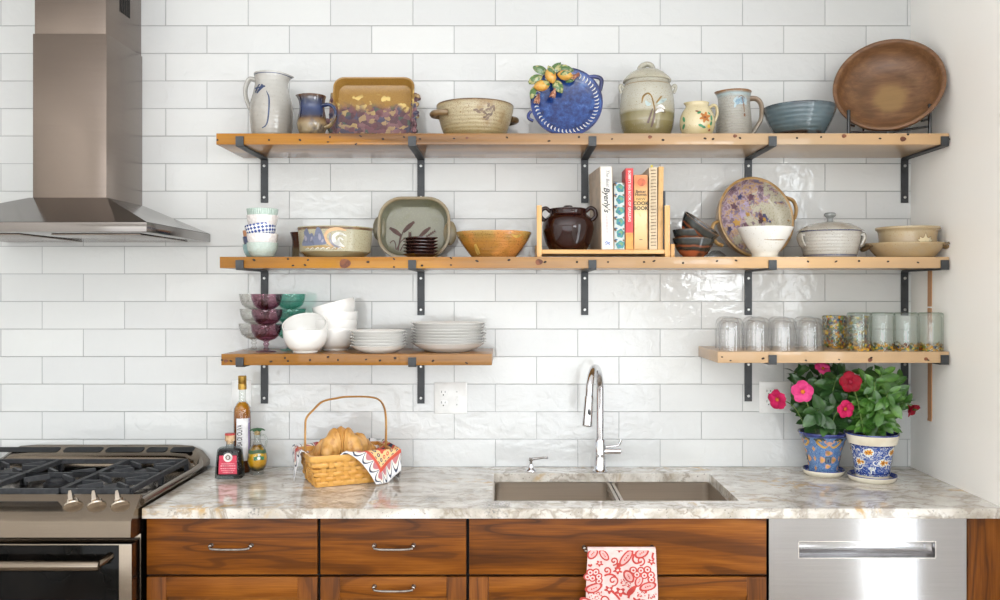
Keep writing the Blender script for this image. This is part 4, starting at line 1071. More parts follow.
b.loft([ring(W_-.024, H-.024, .075, -.004), ring(.226, .193, .066, .030), ring(.212, .176, .062, .040), ring(.18, .145, .05, .043), ring(.1, .08, .03, .043)], 0, (False, True))
k = 3.09/F
def wv(px, py): return ((px-413.7)*k, (226-py)*k+H/2)
wf = flat(.043, .0012)
def wheat(p0, p1, w):
    b.stroke(wf, [wv(*p0), wv((p0[0]+p1[0])/2, (p0[1]+p1[1])/2-.3), wv(*p1)], [w*.8, w*1.3, w*.5], 2)
    for i in range(5):
        u = i/5; x, z = p0[0]+(p1[0]-p0[0])*u, p0[1]+(p1[1]-p0[1])*u
        dx, dy = p1[0]-p0[0], p1[1]-p0[1]; L = math.hypot(dx, dy)
        for sg in (-1, 1): b.stroke(wf, [wv(x, z), wv(x+dx/L*2+sg*dy/L*1.7, z+dy/L*2-sg*dx/L*1.7)], [.004, .001], 2, 2)
wheat((399, 231), (387.5, 223), .013); wheat((401.5, 227.5), (412.5, 216.5), .013); wheat((418.5, 232), (429, 222.5), .012); wheat((408.5, 234), (408.2, 227.5), .009); wheat((425, 232.5), (434.5, 226), .004)
for p in (((399, 231), (398, 236), (397, 247)), ((401, 227.5), (397.5, 240), (395, 246)), ((389, 245), (388.5, 239), (392, 236.5), (394, 240), (394.5, 246)), ((396, 247), (399, 238), (404, 235), (407, 243)), ((399, 247), (402, 241), (405, 240), (407, 246)), ((418, 232), (413, 236), (409, 245)), ((390, 245.5), (393, 246), (392, 244))): b.stroke(wf, [wv(*q) for q in p], .0038, 2)
b.build('dish', M, t)
for sx, zz in ((-1, .118), (1, .100)):
    b = B(); b.ball((sx*.128, .022, zz), (.024, .013, .046)); b.build('handle', M[3] if sx < 0 else M[1], t)

# six dark square plates
M_dkp = mk('dark_brown_lacquer', '#2f1a17', rough=.16, coat=.4, mottle=('#3c2320', 25, .4, .7))
names = ['bottom', 'second from the bottom', 'third from the bottom', 'fourth from the bottom', 'fifth from the bottom', 'topmost']
d = 2.99
for k in range(6):
    z0 = ZS2+k*.0112+.0002
    b = B(); s_ = .092
    b.loft([[(x, y, z) for x, y in rrect(w_, w_, r_, 3)] for w_, r_, z in ((.060, .004, 0), (.066, .004, .003), (s_, .006, .0115), (s_+.001, .006, .014), (s_-.003, .006, .0148), (.062, .004, .0065), (.05, .004, .006))])
    o = b.build('square_plate', M_dkp); o.location = (WX(420.5, d), d-CD, z0); o.rotation_euler = (0, 0, R(33)-(pi/2 if k % 2 else 0))
    tag(o, 'dark brown square plate, %s of the stack before the wheat dish' % names[k], 'plate', 'small dark square plates')

# ochre bowl
d = 3.0
M = [mk('ochre_glaze', [(0, '#8a6330'), (.5, '#a8732f'), (.85, '#9a7a3c'), (1, '#b08d4e')], .087, .5, 9, ('#7a5526', 240, .62), ('#c08142', 10, .5, .66), .22, coat=.4, rings=.0003, ringscale=600), paint('yellow_drip_glaze', '#c9a352')]
t = thing('bowl', 'golden brown glazed bowl between the square dish and the book rack', 'bowl', stand(493.8, d, ZS2))
pr = bowlprof([(.076, 0), (.080, .006), (.103, .036), (.122, .064), (.1305, .081), (.1315, .087)], .006)
b = B(); b.lathe(pr, 60); sf = front(pr, .0006); cv = px2(493.8, ZS2, d-.1)
b.stroke(sf, [cv(*q) for q in ((475.5, 244), (477, 249), (479, 254))], [.008, .013, .012], 1)
b.stroke(sf, [cv(*q) for q in ((512, 234.5), (517, 236.5), (522, 234.5))], [.004, .009, .006], 1)
b.build('bowl', M, t)

# book rack
M_rack = mkwood('rack_birch', '#a9773c', '#cf9d5c', '#e0b87c', 0, 1.3, .4, .2, 16, 3.0)
M_rackv = mkwood('rack_birch_upright', '#a9773c', '#cf9d5c', '#e0b87c', 2, 1.3, .4, .2, 16, 5.0)
d = 2.93; X0 = WX(603, d)
t = thing('book_rack', 'small pale wooden book rack holding the brown pot and cookbooks', 'book rack', (X0, d-CD, ZS2))
xl, xr = WX(539.2, d)-X0, WX(667.2, d)-X0; zf = WZ(249.3, d)-ZS2
for x, nm in ((xl, 'left'), (xr, 'right')):
    for y, hh in ((0, .176), (.19, .05)):
        b = B(); b.box((x-.0085, y-.006, 0), (x+.0085, y+.010, hh), 0, .0015); b.build('post', M_rackv, t)
    for z in (.012,):
        b = B(); b.box((x-.006, .008, z-.008), (x+.006, .186, z+.008), 0, .001); b.build('end_rail', M_rack, t)
b = B(); b.box((xl+.008, -.002, zf-.0155), (xr-.008, .008, zf-.001), 0, .002); b.build('front_rail', M_rack, t)
b = B(); b.box((xl+.008, .176, zf-.0155), (xr-.008, .188, zf-.001), 0, .002); b.build('back_rail', M_rack, t)
for k in range(5):
    b = B(); b.box((xl+.009, .012+k*.033, zf-.010), (xr-.009, .036+k*.033, zf), 0, .001); b.build('slat', M_rack, t)
b = B(); b.box((xr+.012, .0, 0), (xr+.026, .02, .045), 0, .0015); b.box((xr+.008, .004, .006), (xr+.013, .016, .02)); b.build('foot_block', M_rackv, t)
ZR = ZS2+zf

# brown bean pot
d = 3.005
M_bean = mk('dark_brown_gloss', '#260a07', rough=.08, mottle=('#200a07', 14, .45, .7), spec=.5)
t = thing('bean_pot', 'shiny dark brown lidded bean pot with two loop handles in the book rack', 'pot', stand(568, d, ZR+.0003))
pr = bowlprof([(.062, 0), (.068, .006), (.080, .03), (.0885, .065), (.0895, .085), (.083, .108), (.068, .122), (.0645, .128), (.066, .138)], .006)
b = B(); b.lathe(pr, 56); b.build('body', M_bean, t)
b = B(); b.lathe([(0, .1382), (.064, .1382), (.067, .1405), (.066, .1435), (.058, .146), (.03, .1485), (.016, .150), (.0165, .153), (.012, .156), (0, .157)], 44); b.build('lid', M_bean, t)
for a in (186, -14):
    b = B(); c = Vector((cos(R(a)), sin(R(a)), 0))
    loopy(b, [c*.062+Vector((0, 0, .134)), c*.078+Vector((0, 0, .146)), c*.094+Vector((0, 0, .138)), c*.097+Vector((0, 0, .118)), c*.084+Vector((0, 0, .103))], [.007, .007, .007, .0075, .008]); b.build('handle', M_bean, t)

# books
def book(name, pxl, pxr, ptop, depth, cover, label, deco=None, yaw=0.0, lean=0.0, d=2.945, pages='#d9cdb4', sm=None, extra=()):
    x0, x1 = WX(pxl, d), WX(pxr, d); w_ = x1-x0; h_ = WZ(ptop, d)-ZR
    t = thing(name, label, 'book', ((x0+x1)/2, d-CD, ZR+.0004), (0, R(lean), R(yaw)), 'cookbooks in the wooden rack')
    cm = mk('book_cover', cover, rough=.35, mottle=(tuple(max(0, int(int(cover[i:i+2], 16)*.88)) for i in (1, 3, 5)), 25, .45, .7))
    b = B(); e = .0022
    b.box((-w_/2, 0, 0), (-w_/2+e, depth, h_), 1); b.box((w_/2-e, 0, 0), (w_/2, depth, h_), 1)
    b.loft([[(-w_/2, .003, z), (-w_/2, .0005, z), (-w_/4, -.001, z), (w_/4, -.001, z), (w_/2, .0005, z), (w_/2, .003, z)] for z in (0, h_)])
    if deco: deco(b, w_, h_)
    b.build('cover', [sm or cm, cm]+list(extra), t)
    b = B(); b.box((-w_/2+e+.0002, .004, .003), (w_/2-e-.0002, depth-.004, h_-.003)); b.build('pages', mk('book_pages', pages, rough=.8, mottle=('#c2b393', 200, .4, .7)), t, smooth=False)
    return t, w_, h_
spf = lambda x, z: Vector((x, -.0018, z))
def vt(b, txt, size, x, zc, mi, shear=0.0, sx=1.0, bold=0.0):     # lettering that runs down a spine
    b.text(txt, size, lambda u, v_: Vector((x+u, -.0018, zc+v_)), mi, shear, -pi/2, 'CENTER', sx, bold)
I_grey, I_blk, I_pink, I_blue, I_white = paint('grey_ink', '#7c7a80'), paint('black_ink', '#2b2728'), paint('pink_ink', '#c89aa8'), paint('blue_ink', '#5a7cc0'), paint('white_ink', '#f0e6e0')
I_sqg, I_brn = paint('teal_print', '#3f8a8c'), paint('brown_print', '#7a5a3c')
def deco_a(b, w_, h_):
    vt(b, 'The Best of', .017, .004, h_*.83, 2, .25, .95); vt(b, "Byerly's", .029, -.001, h_*.60, 3, .3, .95, .0004)
    vt(b, 'A Minnesota Cookbook', .008, -.002, h_*.30, 4, 0, 1.05) if False else [b.stroke(spf, [(-.001, h_*(.42-.018*k)), (-.0015, h_*(.412-.018*k))], .0045, 4, 1) for k in range(13)]
    for p in ([(-.009, h_*.075), (-.004, h_*.095), (.002, h_*.078), (.008, h_*.088)], [(-.008, h_*.06), (0, h_*.068), (.008, h_*.06)]): b.stroke(spf, p, .0028, 5)
book('cookbook', 601.5, 614, 166.7, .205, '#b49c82', 'tall white cookbook with script lettering, leftmost in the rack', deco_a, 5.0, -1.2, 2.945, sm=mk('white_spine', '#dcd8d0', rough=.4, mottle=('#d0cbc2', 25, .45, .7)), extra=(I_grey, I_blk, I_pink, I_blue))
I_grn, I_dbl = paint('green_print', '#6f9a6a'), paint('blue_print', '#3c6f9c')
def deco_b(b, w_, h_):
    for k in range(6):
        z = h_*(.07+.17*k); 
        b.dab(spf, .003, z, .0165, .0142, 2, .4+k, 14, 5, .18, 1); b.dab(lambda x, y: Vector((x, -.0022, y)), .0045, z+.002, .008, .0065, 3, k*.8, 10, 0, 0, 1); b.dab(lambda x, y: Vector((x, -.0024, y)), .000, z-.003, .005, .004, 4, k*.5, 10, 0, 0, 1)
        b.dab(spf, -.014, z+.013, .004, .006, 5, .5, 8, 0, 0, 1); b.dab(spf, -.011, z+.017, .005, .003, 4, .2, 8, 0, 0, 1); b.dab(spf, .014, z+.015, .003, .004, 5, .2, 8, 0, 0, 1)
book('cookbook', 614.4, 624.6, 183, .19, '#c3cac6', 'short cookbook patterned with blue and green fruit, left of the red book', deco_b, 0, -.3, extra=(I_sqg, I_grn, I_dbl, I_brn))
I_or = paint('orange_spine_block', '#e59a45')
def deco_c(b, w_, h_):
    b.box((-w_/2-.0002, -.0017, .0002), (w_/2+.0002, .0012, h_*.205), 3)
    vt(b, "BOBBY'S BIG BOOK OF GRILLING", .0118, 0, h_*.655, 2, 0, 1.0, .0002)
book('cookbook', 625.6, 633.2, 168.4, .10, '#cf3a3c', 'tall red cookbook with white lettering and an orange foot', deco_c, 0, 0, extra=(I_white, I_or))
sm = mk('faded_tan_spine', [(0, '#cfa269'), (.2, '#dcb983'), (.45, '#e3cfa0'), (.62, '#d8b06c'), (.8, '#d9a268'), (.87, '#d27a4c'), (1, '#cf8a56')], .26, .08, 18, rough=.4, mottle=('#c99b5c', 30, .55, .75))
def deco_d(b, w_, h_):
    f = lambda zc: (lambda u, v_: Vector((u, -.0018, zc+v_)))
    b.text('Better', .0145, f(h_*.775), 2, 0, 0, 'CENTER', .95, .0002); b.text('Homes', .0145, f(h_*.735), 2, 0, 0, 'CENTER', .95, .0002)
    b.text('NEW', .0105, f(h_*.675), 2, 0, 0, 'CENTER', 1.3); b.text('COOK', .0175, f(h_*.615), 2, 0, 0, 'CENTER', 1.02, .0004); b.text('BOOK', .0175, f(h_*.55), 2, 0, 0, 'CENTER', 1.02, .0004)
    b.dab(spf, .002, h_*.9, .014, .014, 3, 0, 12, 0, 0, 1); b.dab(spf, 0, h_*.13, .007, .0012, 2, 0, 8, 0, 0, 1)
book('cookbook', 634, 647.6, 175, .205, '#c98d55', 'thick tan cookbook with black NEW COOK BOOK lettering', deco_d, 0, 0, sm=sm, extra=(I_blk, paint('tomato_print', '#c9653f')))
# spiral book
t, w_, h_ = book('spiral_cookbook', 649.2, 657.2, 167.5, .20, '#d8c2a0', 'pale spiral-bound cookbook right of the thick tan one', None, 0, 0, pages='#e6d9bd', extra=())
M_wire = mk('binding_wire', '#8b7a68', rough=.4, metal=.3, mottle=('#6d5d4d', 80, .4, .7))
b = B()
for k in range(24):
    z = .012+k*(h_-.024)/23; b.tube([(w_*.32*cos(a), -.0035+.007*sin(a), z+.0018*a/6) for a in [R(200+20*i) for i in range(8)]], .0013, 6)
b.build('spiral_binding', M_wire, t, smooth=False)
b = B(); b.box((-.004, .03, h_-.001), (.004, .031, h_+.012)); b.build('page_tab', mk('yellow_tab', '#ddcf4e', rough=.6, mottle=('#cfc040', 90, .4, .7)), t)
book('notebook', 657.8, 662.8, 166.8, .19, '#d5a768', 'thin tan notebook right of the spiral-bound book', None, 0, .6, pages='#e2d2b0')
book('notebook', 662.9, 665.4, 191, .18, '#2b2d36', 'thin dark notebook at the right end of the rack', None, 0, 0)

# terracotta and black bowls
d = 2.98
M_terr = mk('dark_and_terracotta_glaze', [(0, '#a85a36'), (.30, '#a04f2b'), (.38, '#2b2620'), (.50, '#33302a'), (.56, '#8a4a2c'), (.64, '#2c2a26'), (.74, '#3c3f3c'), (.92, '#34383a'), (1, '#5f4630')], .066, .3, 12, None, ('#2a2620', 16, .52, .72), .16, coat=.5)
pr = bowlprof([(.034, 0), (.037, .003), (.050, .016), (.0645, .040), (.071, .058), (.0725, .066)], .004)
def terr_bowl():
    b = B(); b.lathe(pr, 52); return b.build('bowl', M_terr)
for k, (z, x, rx, ry, lab) in enumerate(((0, 0, 0, 0, 'dark glazed terracotta bowl at the bottom of a stack right of the books'), (.029, 0, 0, 0, 'dark glazed terracotta bowl in the middle of the stack right of the books'), (.064, -.010, 16, 34, 'dark glazed terracotta bowl tilted on top of its stack'))):
    o = terr_bowl(); o.location = (WX(693.6, d)+x, d-CD, ZS2+z+.0003); o.rotation_euler = (R(rx), R(ry), 1.1*k if not rx else 0)
    tag(o, lab, 'bowl', 'dark terracotta bowls right of the books')
M_cgl = mkglass('crystal', (238, 241, 242), (170, 178, 182), .03, .002, 60)
b = B(); d = 2.965; b.lathe([(0, 0), (.036, 0), (.037, .004), (.030, .012), (.020, .019), (.013, .023), (.0, .024), ], 9); 
o = b.build('glass_dish', M_cgl, loc=stand(716, d, ZS2+.0003), sharp=10); tag(o, 'small upturned clear glass dish right of the dark terracotta bowls', 'dish')

# round floral platter
def floral_mat():
    s = N('floral_platter_glaze'); v = s.obj(); x = s.n('SeparateXYZ', i0=v)
    base = s.mix(s.step(s.noise(v, 150, 2), .5, .7), lin('#bfb9a4'), lin('#aaa38c'))
    n = s.noise(v, 13, 4, .7, .4); f2 = s.noise(s.mapv(v, (1, 1, 1), (3, 1, 2)), 26, 3, .7)
    cl = s.ramp(f2, [(.3, lin('#4d4560')), (.4, lin('#7d5a6c')), (.48, lin('#a893a6')), (.54, lin('#c09a6a')), (.6, lin('#8a6a7c')), (.7, lin('#565c86')), (.8, lin('#b8afc0'))])
    u = x.outputs[0]; z = x.outputs[2]
    m = s.math('ADD', n, s.math('MULTIPLY', u, -1.15))
    m = s.math('ADD', m, s.math('MULTIPLY', s.math('SUBTRACT', z, .14), .35))
    mk_ = s.step(m, .42, .5)
    c = s.mix(s.math('MULTIPLY', mk_, .9), base, cl)
    return s.end(c, .2, 0, .4, s.bump(s.math('MULTIPLY', f2, .0004)))
M = [floral_mat(), mk('platter_tan_glaze', '#b48f5c', rough=.3, coat=.3, mottle=('#97733f', 25, .42, .68)), paint('plum_paint', '#6c4a58'), paint('violet_paint', '#4d4d76'), paint('honey_paint', '#c39548'), paint('lilac_paint', '#b5a3bd')]
d = 3.08; PR = .1490
t = thing('round_platter', 'round deep platter glazed with purple flowers, leaning behind the white bowl', 'platter', (WX(757.5, d), -.148, ZS2+.001), (R(-10), 0, R(14)))
Mp = Matrix.Translation((0, 0, PR)) @ Matrix.Rotation(pi/2, 4, 'X')
b = B(); prof = catmull([(.0, -.050), (.118, -.050), (.134, -.044), (.143, -.02), (PR, .002)], 4)+[(PR, .006), (PR-.004, .008), (PR-.009, .005)]+catmull([(PR-.010, .003), (.132, -.018), (.120, -.034), (.101, -.041), (0, -.043)], 4)
n_ = len(prof); b.lathe(prof, 72, lambda k: 0 if k > 18 else 1, Mp)
ff = lambda x, z: Vector((x, .0385, z+PR))
for x, z, r_, m in ((.048, .008, .016, 2), (.063, .006, .012, 3), (.040, -.003, .011, 2), (.058, .018, .010, 3), (.056, .004, .009, 4), (.078, -.004, .006, 3), (.042, .022, .008, 2)): b.dab((lambda e: (lambda px_, pz_: ff(px_, pz_)+Vector((0, -e, 0))))({2: .0, 3: .0006, 4: .0012}[m]), x, z, r_, r_*.85, m, x*40, 12, 5, .35)
for x, z, r_, m in ((-.030, .025, .020, 5), (-.055, -.01, .017, 4), (-.02, -.02, .013, 2), (-.06, .05, .016, 2), (-.01, .06, .014, 5), (.01, .085, .016, 2), (-.075, .015, .012, 5), (-.035, .085, .012, 3), (-.008, .022, .010, 4), (-.085, -.035, .012, 3)): b.dab(lambda px_, pz_: ff(px_, pz_)+Vector((0, .0012 if px_*px_+pz_*pz_ < .0081 else -.012*min(1, (math.hypot(px_, pz_)-.09)/.02), 0)), x, z, r_, r_*.85, m, x*60, 12, 5, .4)
b.build('dish', M, t)
for sx, zz, dz in ((1, .185, .012), (-1, .092, .012)):
    b = B(); loopy(b, [(sx*.135, .012, zz+.045), (sx*.163, .010, zz+.032), (sx*.172, .010, zz), (sx*.160, .010, zz-.034), (sx*.135, .012, zz-.045)], .0065, flat=1.2); b.build('handle', M[1], t)

# white footed bowl
d = 2.96
M = [mk('white_studio_glaze', [(0, '#c8c0ae'), (.12, '#d6d0c2'), (.3, '#e3e0d8'), (1, '#ebe9e4')], .1, .1, 12, ('#cfc7b6', 200, .66), None, .2, coat=.4), paint('brown_streak', '#a5814c')]
t = thing('bowl', 'white flared bowl on a small foot in front of the floral platter', 'bowl', stand(765, d, ZS2))
pr = bowlprof([(.046, 0), (.044, .006), (.046, .016), (.058, .034), (.078, .068), (.091, .094), (.0935, .1015)], .005)
b = B(); b.lathe(pr, 56); sf = front(pr, .0008); cv = px2(765, ZS2, d-.075)
b.stroke(sf, [cv(*q) for q in ((758, 239.2), (765, 239.8), (775, 239.6), (781, 239.3))], [.001, .0022, .0034, .0012], 1)
b.build('bowl', M, t)

# grey lidded casserole
d = 3.0
M_cg = mk('grey_casserole_glaze', [(0, '#a5a097'), (.09, '#4a4e66'), (.12, '#a9a59c'), (.5, '#b7b3ab'), (.93, '#bab6ae'), (.96, '#4d5274'), (1, '#5c607c')], .094, .015, 30, ('#948d80', 300, .64), None, .16, coat=.5, rings=.0004, ringscale=560)
M_cgl2 = mk('grey_lid_glaze', '#b3aea4', rough=.16, coat=.5, mottle=('#a29b8e', 14, .45, .7), speck=('#8b8375', 300, .65))
t = thing('casserole_pot', 'grey stoneware casserole with navy lines, domed lid and round knob', 'casserole', stand(830, d, ZS2))
pr = bowlprof([(.083, 0), (.088, .004), (.096, .04), (.102, .08), (.1045, .091)], .006)
b = B(); b.lathe(pr, 60); b.build('body', M_cg, t)
b = B(); b.lathe(catmull([(0, .0915), (.104, .0915), (.108, .0935), (.106, .0965), (.094, .105), (.070, .117), (.040, .1245), (.012, .127), (0, .127)], 2), 56); ld = b.build('lid', M_cgl2, t)
b = B(); b.lathe(catmull([(.012, .126), (.010, .134), (.012, .140), (.0185, .145), (.0205, .151), (.016, .157), (0, .159)], 3), 28); b.build('knob', mk('knob_grey_glaze', '#8f9290', rough=.16, coat=.5, mottle=('#7c807e', 50, .4, .7)), ld)
for sx, a in ((-1, 187), (1, -18)):
    b = B(); c = Vector((cos(R(a)), sin(R(a)), 0)); q = Vector((-c.y, c.x, 0))
    loopy(b, [c*.097+Vector((0, 0, .042)), c*.103+Vector((0, 0, .048)), c*.110+Vector((0, 0, .068)), c*.107+Vector((0, 0, .080)), c*.100+Vector((0, 0, .076))], .009, flat=2.2); b.build('handle', M_cgl2, t)

# two tan baking dishes
M_tan = mk('tan_stoneware', [(0, '#9d8866'), (.5, '#a89373'), (1, '#b29f7e')], .05, .2, 14, ('#a58a5e', 260, .63), ('#ad9064', 10, .5, .72), .25, coat=.35)
M_tear = mk('dark_ear_glaze', '#6e5940', rough=.25, coat=.4, mottle=('#8a7350', 20, .42, .68))
d = 2.985
t = thing('oval_baking_dish', 'oval tan baking dish with dark ears under the round maple leaf dish', 'dish', stand(905.5, d, ZS2), (0, 0, R(-16)))
pr = bowlprof([(.085, 0), (.090, .004), (.108, .026), (.120, .043), (.123, .049)], .006)
b = B(); b.lathe(pr, 60, 0, None, 1.05, .78); b.build('dish', M_tan, t)
for sx in (-1, 1):
    b = B(); b.loft([[(sx*x, y, z) for x, y, z in ((q, -w_, z0-.004), (q, w_, z0-.004), (q, w_*.8, z0+.004), (q, -w_*.8, z0+.004))] for q, w_, z0 in ((.112, .056, .040), (.128, .052, .0475), (.142, .036, .044), (.150, .014, .032))]); b.build('ear', M_tear, t, sharp=60)
    b = B(); b.ball((sx*.128, 0, .036), (.022, .040, .011), 0, Matrix.Rotation(sx*.5, 4, 'Y')); b.build('ear_grip', M_tear, t)
M = [M_tan, paint('maple_leaf_slip', '#d8c9a4'), paint('leaf_outline', '#7a5c38'), mk('tan_band', '#ad8d5e', rough=.25, coat=.35, mottle=('#9a7a4a', 14, .45, .7))]
t = thing('round_baking_dish', 'round tan dish with a pale maple leaf, resting in the oval dish', 'dish', stand(907.5, 2.985, ZS2+.0330))
pr = bowlprof([(.078, 0), (.088, .003), (.092, .010), (.0945, .044), (.097, .057), (.1035, .064), (.1045, .070)], .006)
b = B(); b.lathe(pr, 56); sf = front(pr, .0008); sf2 = front(pr, .0013); cx_, cz_ = .018, .022
leaf = [(0, -.014), (.006, -.012), (.020, -.015), (.017, -.006), (.030, .002), (.021, .005), (.022, .014), (.012, .009), (.006, .012), (0, .026), (-.006, .012), (-.012, .009), (-.022, .014), (-.021, .005), (-.030, .002), (-.017, -.006), (-.020, -.015), (-.006, -.012)]
b.patch(sf, [(cx_+x, cz_+z) for x, z in leaf], 1, 0, 4)
b.stroke(sf2, [(cx_+x, cz_+z) for x, z in leaf[3:16]], .0022, 2, 2)
b.build('dish', M, t)
# ================================================================ LEFT LOWER SHELF
def goblet_mats(nm, tint, edge): return mkglass(nm, tint, edge, .04, .0016, 95, 1.1)
M_pur = goblet_mats('purple_glass', (243, 226, 233), (216, 182, 197)); M_tea = goblet_mats('teal_glass', (232, 250, 247), (192, 236, 227)); M_cle = goblet_mats('clear_pressed_glass', (253, 253, 252), (236, 235, 233))
prg = [(0, 0), (.034, 0), (.0355, .002), (.030, .004), (.012, .007), (.0075, .013), (.0065, .020), (.0105, .025), (.0105, .028), (.007, .033), (.012, .038), (.030, .044), (.044, .056), (.0505, .074), (.0530, .092), (.0535, .095), (.0515, .095), (.0485, .074), (.042, .058), (.028, .047), (.010, .042), (0, .041)]
def goblet(m):
    b = B(); b.lathe(prg[:12], 40, 0); 
    o = thing('goblet', '', 'goblet')
    b.lathe([(0, .0005), (.001, .0005)], 8) if False else None
    b.build('stem', m, o)
    b = B(); b.lathe([(.0, .0375)]+prg[11:], 48); b.build('bowl', m, o)
    return o
for col, m, px, d, grp in (('purple', M_pur, 266.2, 3.015, 'stacked purple goblets'), ('teal green', M_tea, 290, 3.10, 'stacked teal goblets'), ('clear', M_cle, 254, 3.105, 'stacked clear goblets')):
    g0 = None
    for k, wh in enumerate(('bottom of its stack', 'middle of its stack', 'top of its stack')):
        p = (WX(px, d)+(.0, .003, .0015)[k], d-CD, ZS3+.0003+k*.0535)
        lab = {'purple': 'purple pressed glass goblet on the left lower shelf, ', 'teal green': 'teal green glass goblet behind the white bowls, ', 'clear': 'clear glass goblet behind the purple ones, '}[col]+wh
        if g0 is None: g0 = goblet(m); g0['label'] = lab; g0['group'] = grp; g0.location = p
        else: copy_tree(g0, lab, p, (0, 0, .4*k))
# white bowls
M_por = mk('white_porcelain', '#eceae6', rough=.12, coat=.3, mottle=('#e6e4df', 10, .45, .7))
prb = bowlprof([(.040, 0), (.043, .003), (.044, .007), (.060, .020), (.072, .042), (.0765, .064), (.0765, .079)], .0035)
b = B(); b.lathe(prb, 60); wb = b.build('white_bowl', M_por)
d = 2.975; x = WX(305.5, d)
wb.location = (x, d-CD, ZS3+.0003); tag(wb, 'white porcelain bowl at the bottom of the front pair, right of the goblets', 'bowl', 'white bowls on the left lower shelf')
copy_tree(wb, 'white porcelain bowl tipped forward inside another, right of the purple goblets', (x-.002, d-CD+.070*sin(R(29)), ZS3+.0300), (R(29), 0, 0))
d = 3.09; x = WX(335.5, d)
for k, (z, ry, dx, lab) in enumerate(((0, 0, 0, 'white bowl at the bottom of the taller stack beside the small plates'), (.030, 0, 0, 'white bowl second from the bottom of the taller stack'), (.060, 0, .002, 'white bowl third from the bottom of the taller stack'), (.093, -15, .012, 'white bowl tilted on top of the taller stack'))):
    copy_tree(wb, lab, (x+dx, d-CD, ZS3+z+.0003), (0, R(ry), 0 if ry else k*.8))
# plates
def plate_(r, h): 
    b = B(); b.lathe(bowlprof([(r*.55, 0), (r*.60, .002), (r*.80, h*.45), (r*.96, h*.92), (r, h)], .003, 4), 64); return b.build('dinner_plate' if r > .12 else 'side_plate', M_por)
ords = ['bottom', 'second from the bottom', 'third from the bottom', 'fourth from the bottom', 'fourth from the top', 'third from the top', 'second from the top', 'topmost']
for r, h, n, pitch, px, d, nm, grp in ((.1005, .026, 6, .0100, 378.8, 2.985, 'small white plate, %s in the stack of small plates', 'stack of small white plates'), (.1345, .032, 8, .0099, 448.5, 3.045, 'large white dinner plate, %s in the stack of large plates', 'stack of large white plates')):
    p0 = plate_(r, h)
    od = ords if n == 8 else ords[:3]+ords[5:]
    for k in range(n):
        loc = (WX(px, d)+.0012*math.sin(k*2.3), d-CD, ZS3+.0003+k*pitch)
        if k == 0: p0.location = loc; tag(p0, nm % od[k], 'plate', grp)
        else: copy_tree(p0, nm % od[k], loc, (0, 0, k*1.3))

# ================================================================ RIGHT LOWER SHELF: GLASSES
M_tum = mkglass('tumbler_glass', (253, 253, 253), (226, 227, 228), .012, 0, 60, 3.0)
def flutes(n, amt):
    def fn(p):
        r = math.hypot(p.x, p.y)
        if r < .02 or p.z > .095: return p
        a = math.atan2(p.y, p.x); k = 1+amt*cos(n*a)*min(1, (.095-p.z)/.03); return Vector((p.x*k, p.y*k, p.z))
    return fn
prt = catmull([(.0435, 0), (.0440, .03), (.0438, .07), (.041, .092), (.034, .106), (.022, .1125), (.0, .1135)], 3)
prt_in = catmull([(0, .101), (.020, .100), (.030, .095), (.0365, .083), (.0405, .06), (.0415, .03), (.0418, 0)], 3)
b = B(); b.lathe(prt, 48, 0, fn=flutes(12, .008)); b.lathe(prt_in, 48); bmesh.ops.remove_doubles(b.bm, verts=b.bm.verts, dist=1e-5)
n0 = len(prt)
vs = b.bm.verts; vs.ensure_lookup_table()
for j in range(48):
    b.f([vs[j], vs[(j+1) % 48], vs[len(vs)-48+(j+1) % 48], vs[len(vs)-48+j]])
tum = b.build('tumbler', M_tum)
fd_, bd_ = 2.965, 3.085
first = True
for k, px in enumerate((731.5, 758.5, 784.3, 811)):
    lab = 'clear rounded tumbler in the front row, '+('leftmost above the left end of the shelf', 'second from the left', 'third from the left', 'next to the confetti glasses')[k]
    loc = (WX(px, fd_), fd_-CD, ZS4+.0003)
    if first: tum.location = loc; tag(tum, lab, 'glass', 'clear tumblers turned upside down'); first = False
    else: copy_tree(tum, lab, loc, (0, 0, k))
for k, px in enumerate((727.5, 754, 779.5, 805)):
    copy_tree(tum, 'clear rounded tumbler in the back row, '+('leftmost', 'second from the left', 'third from the left', 'rightmost')[k], (WX(px, bd_), bd_-CD, ZS4+.0003), (0, 0, k*.7))
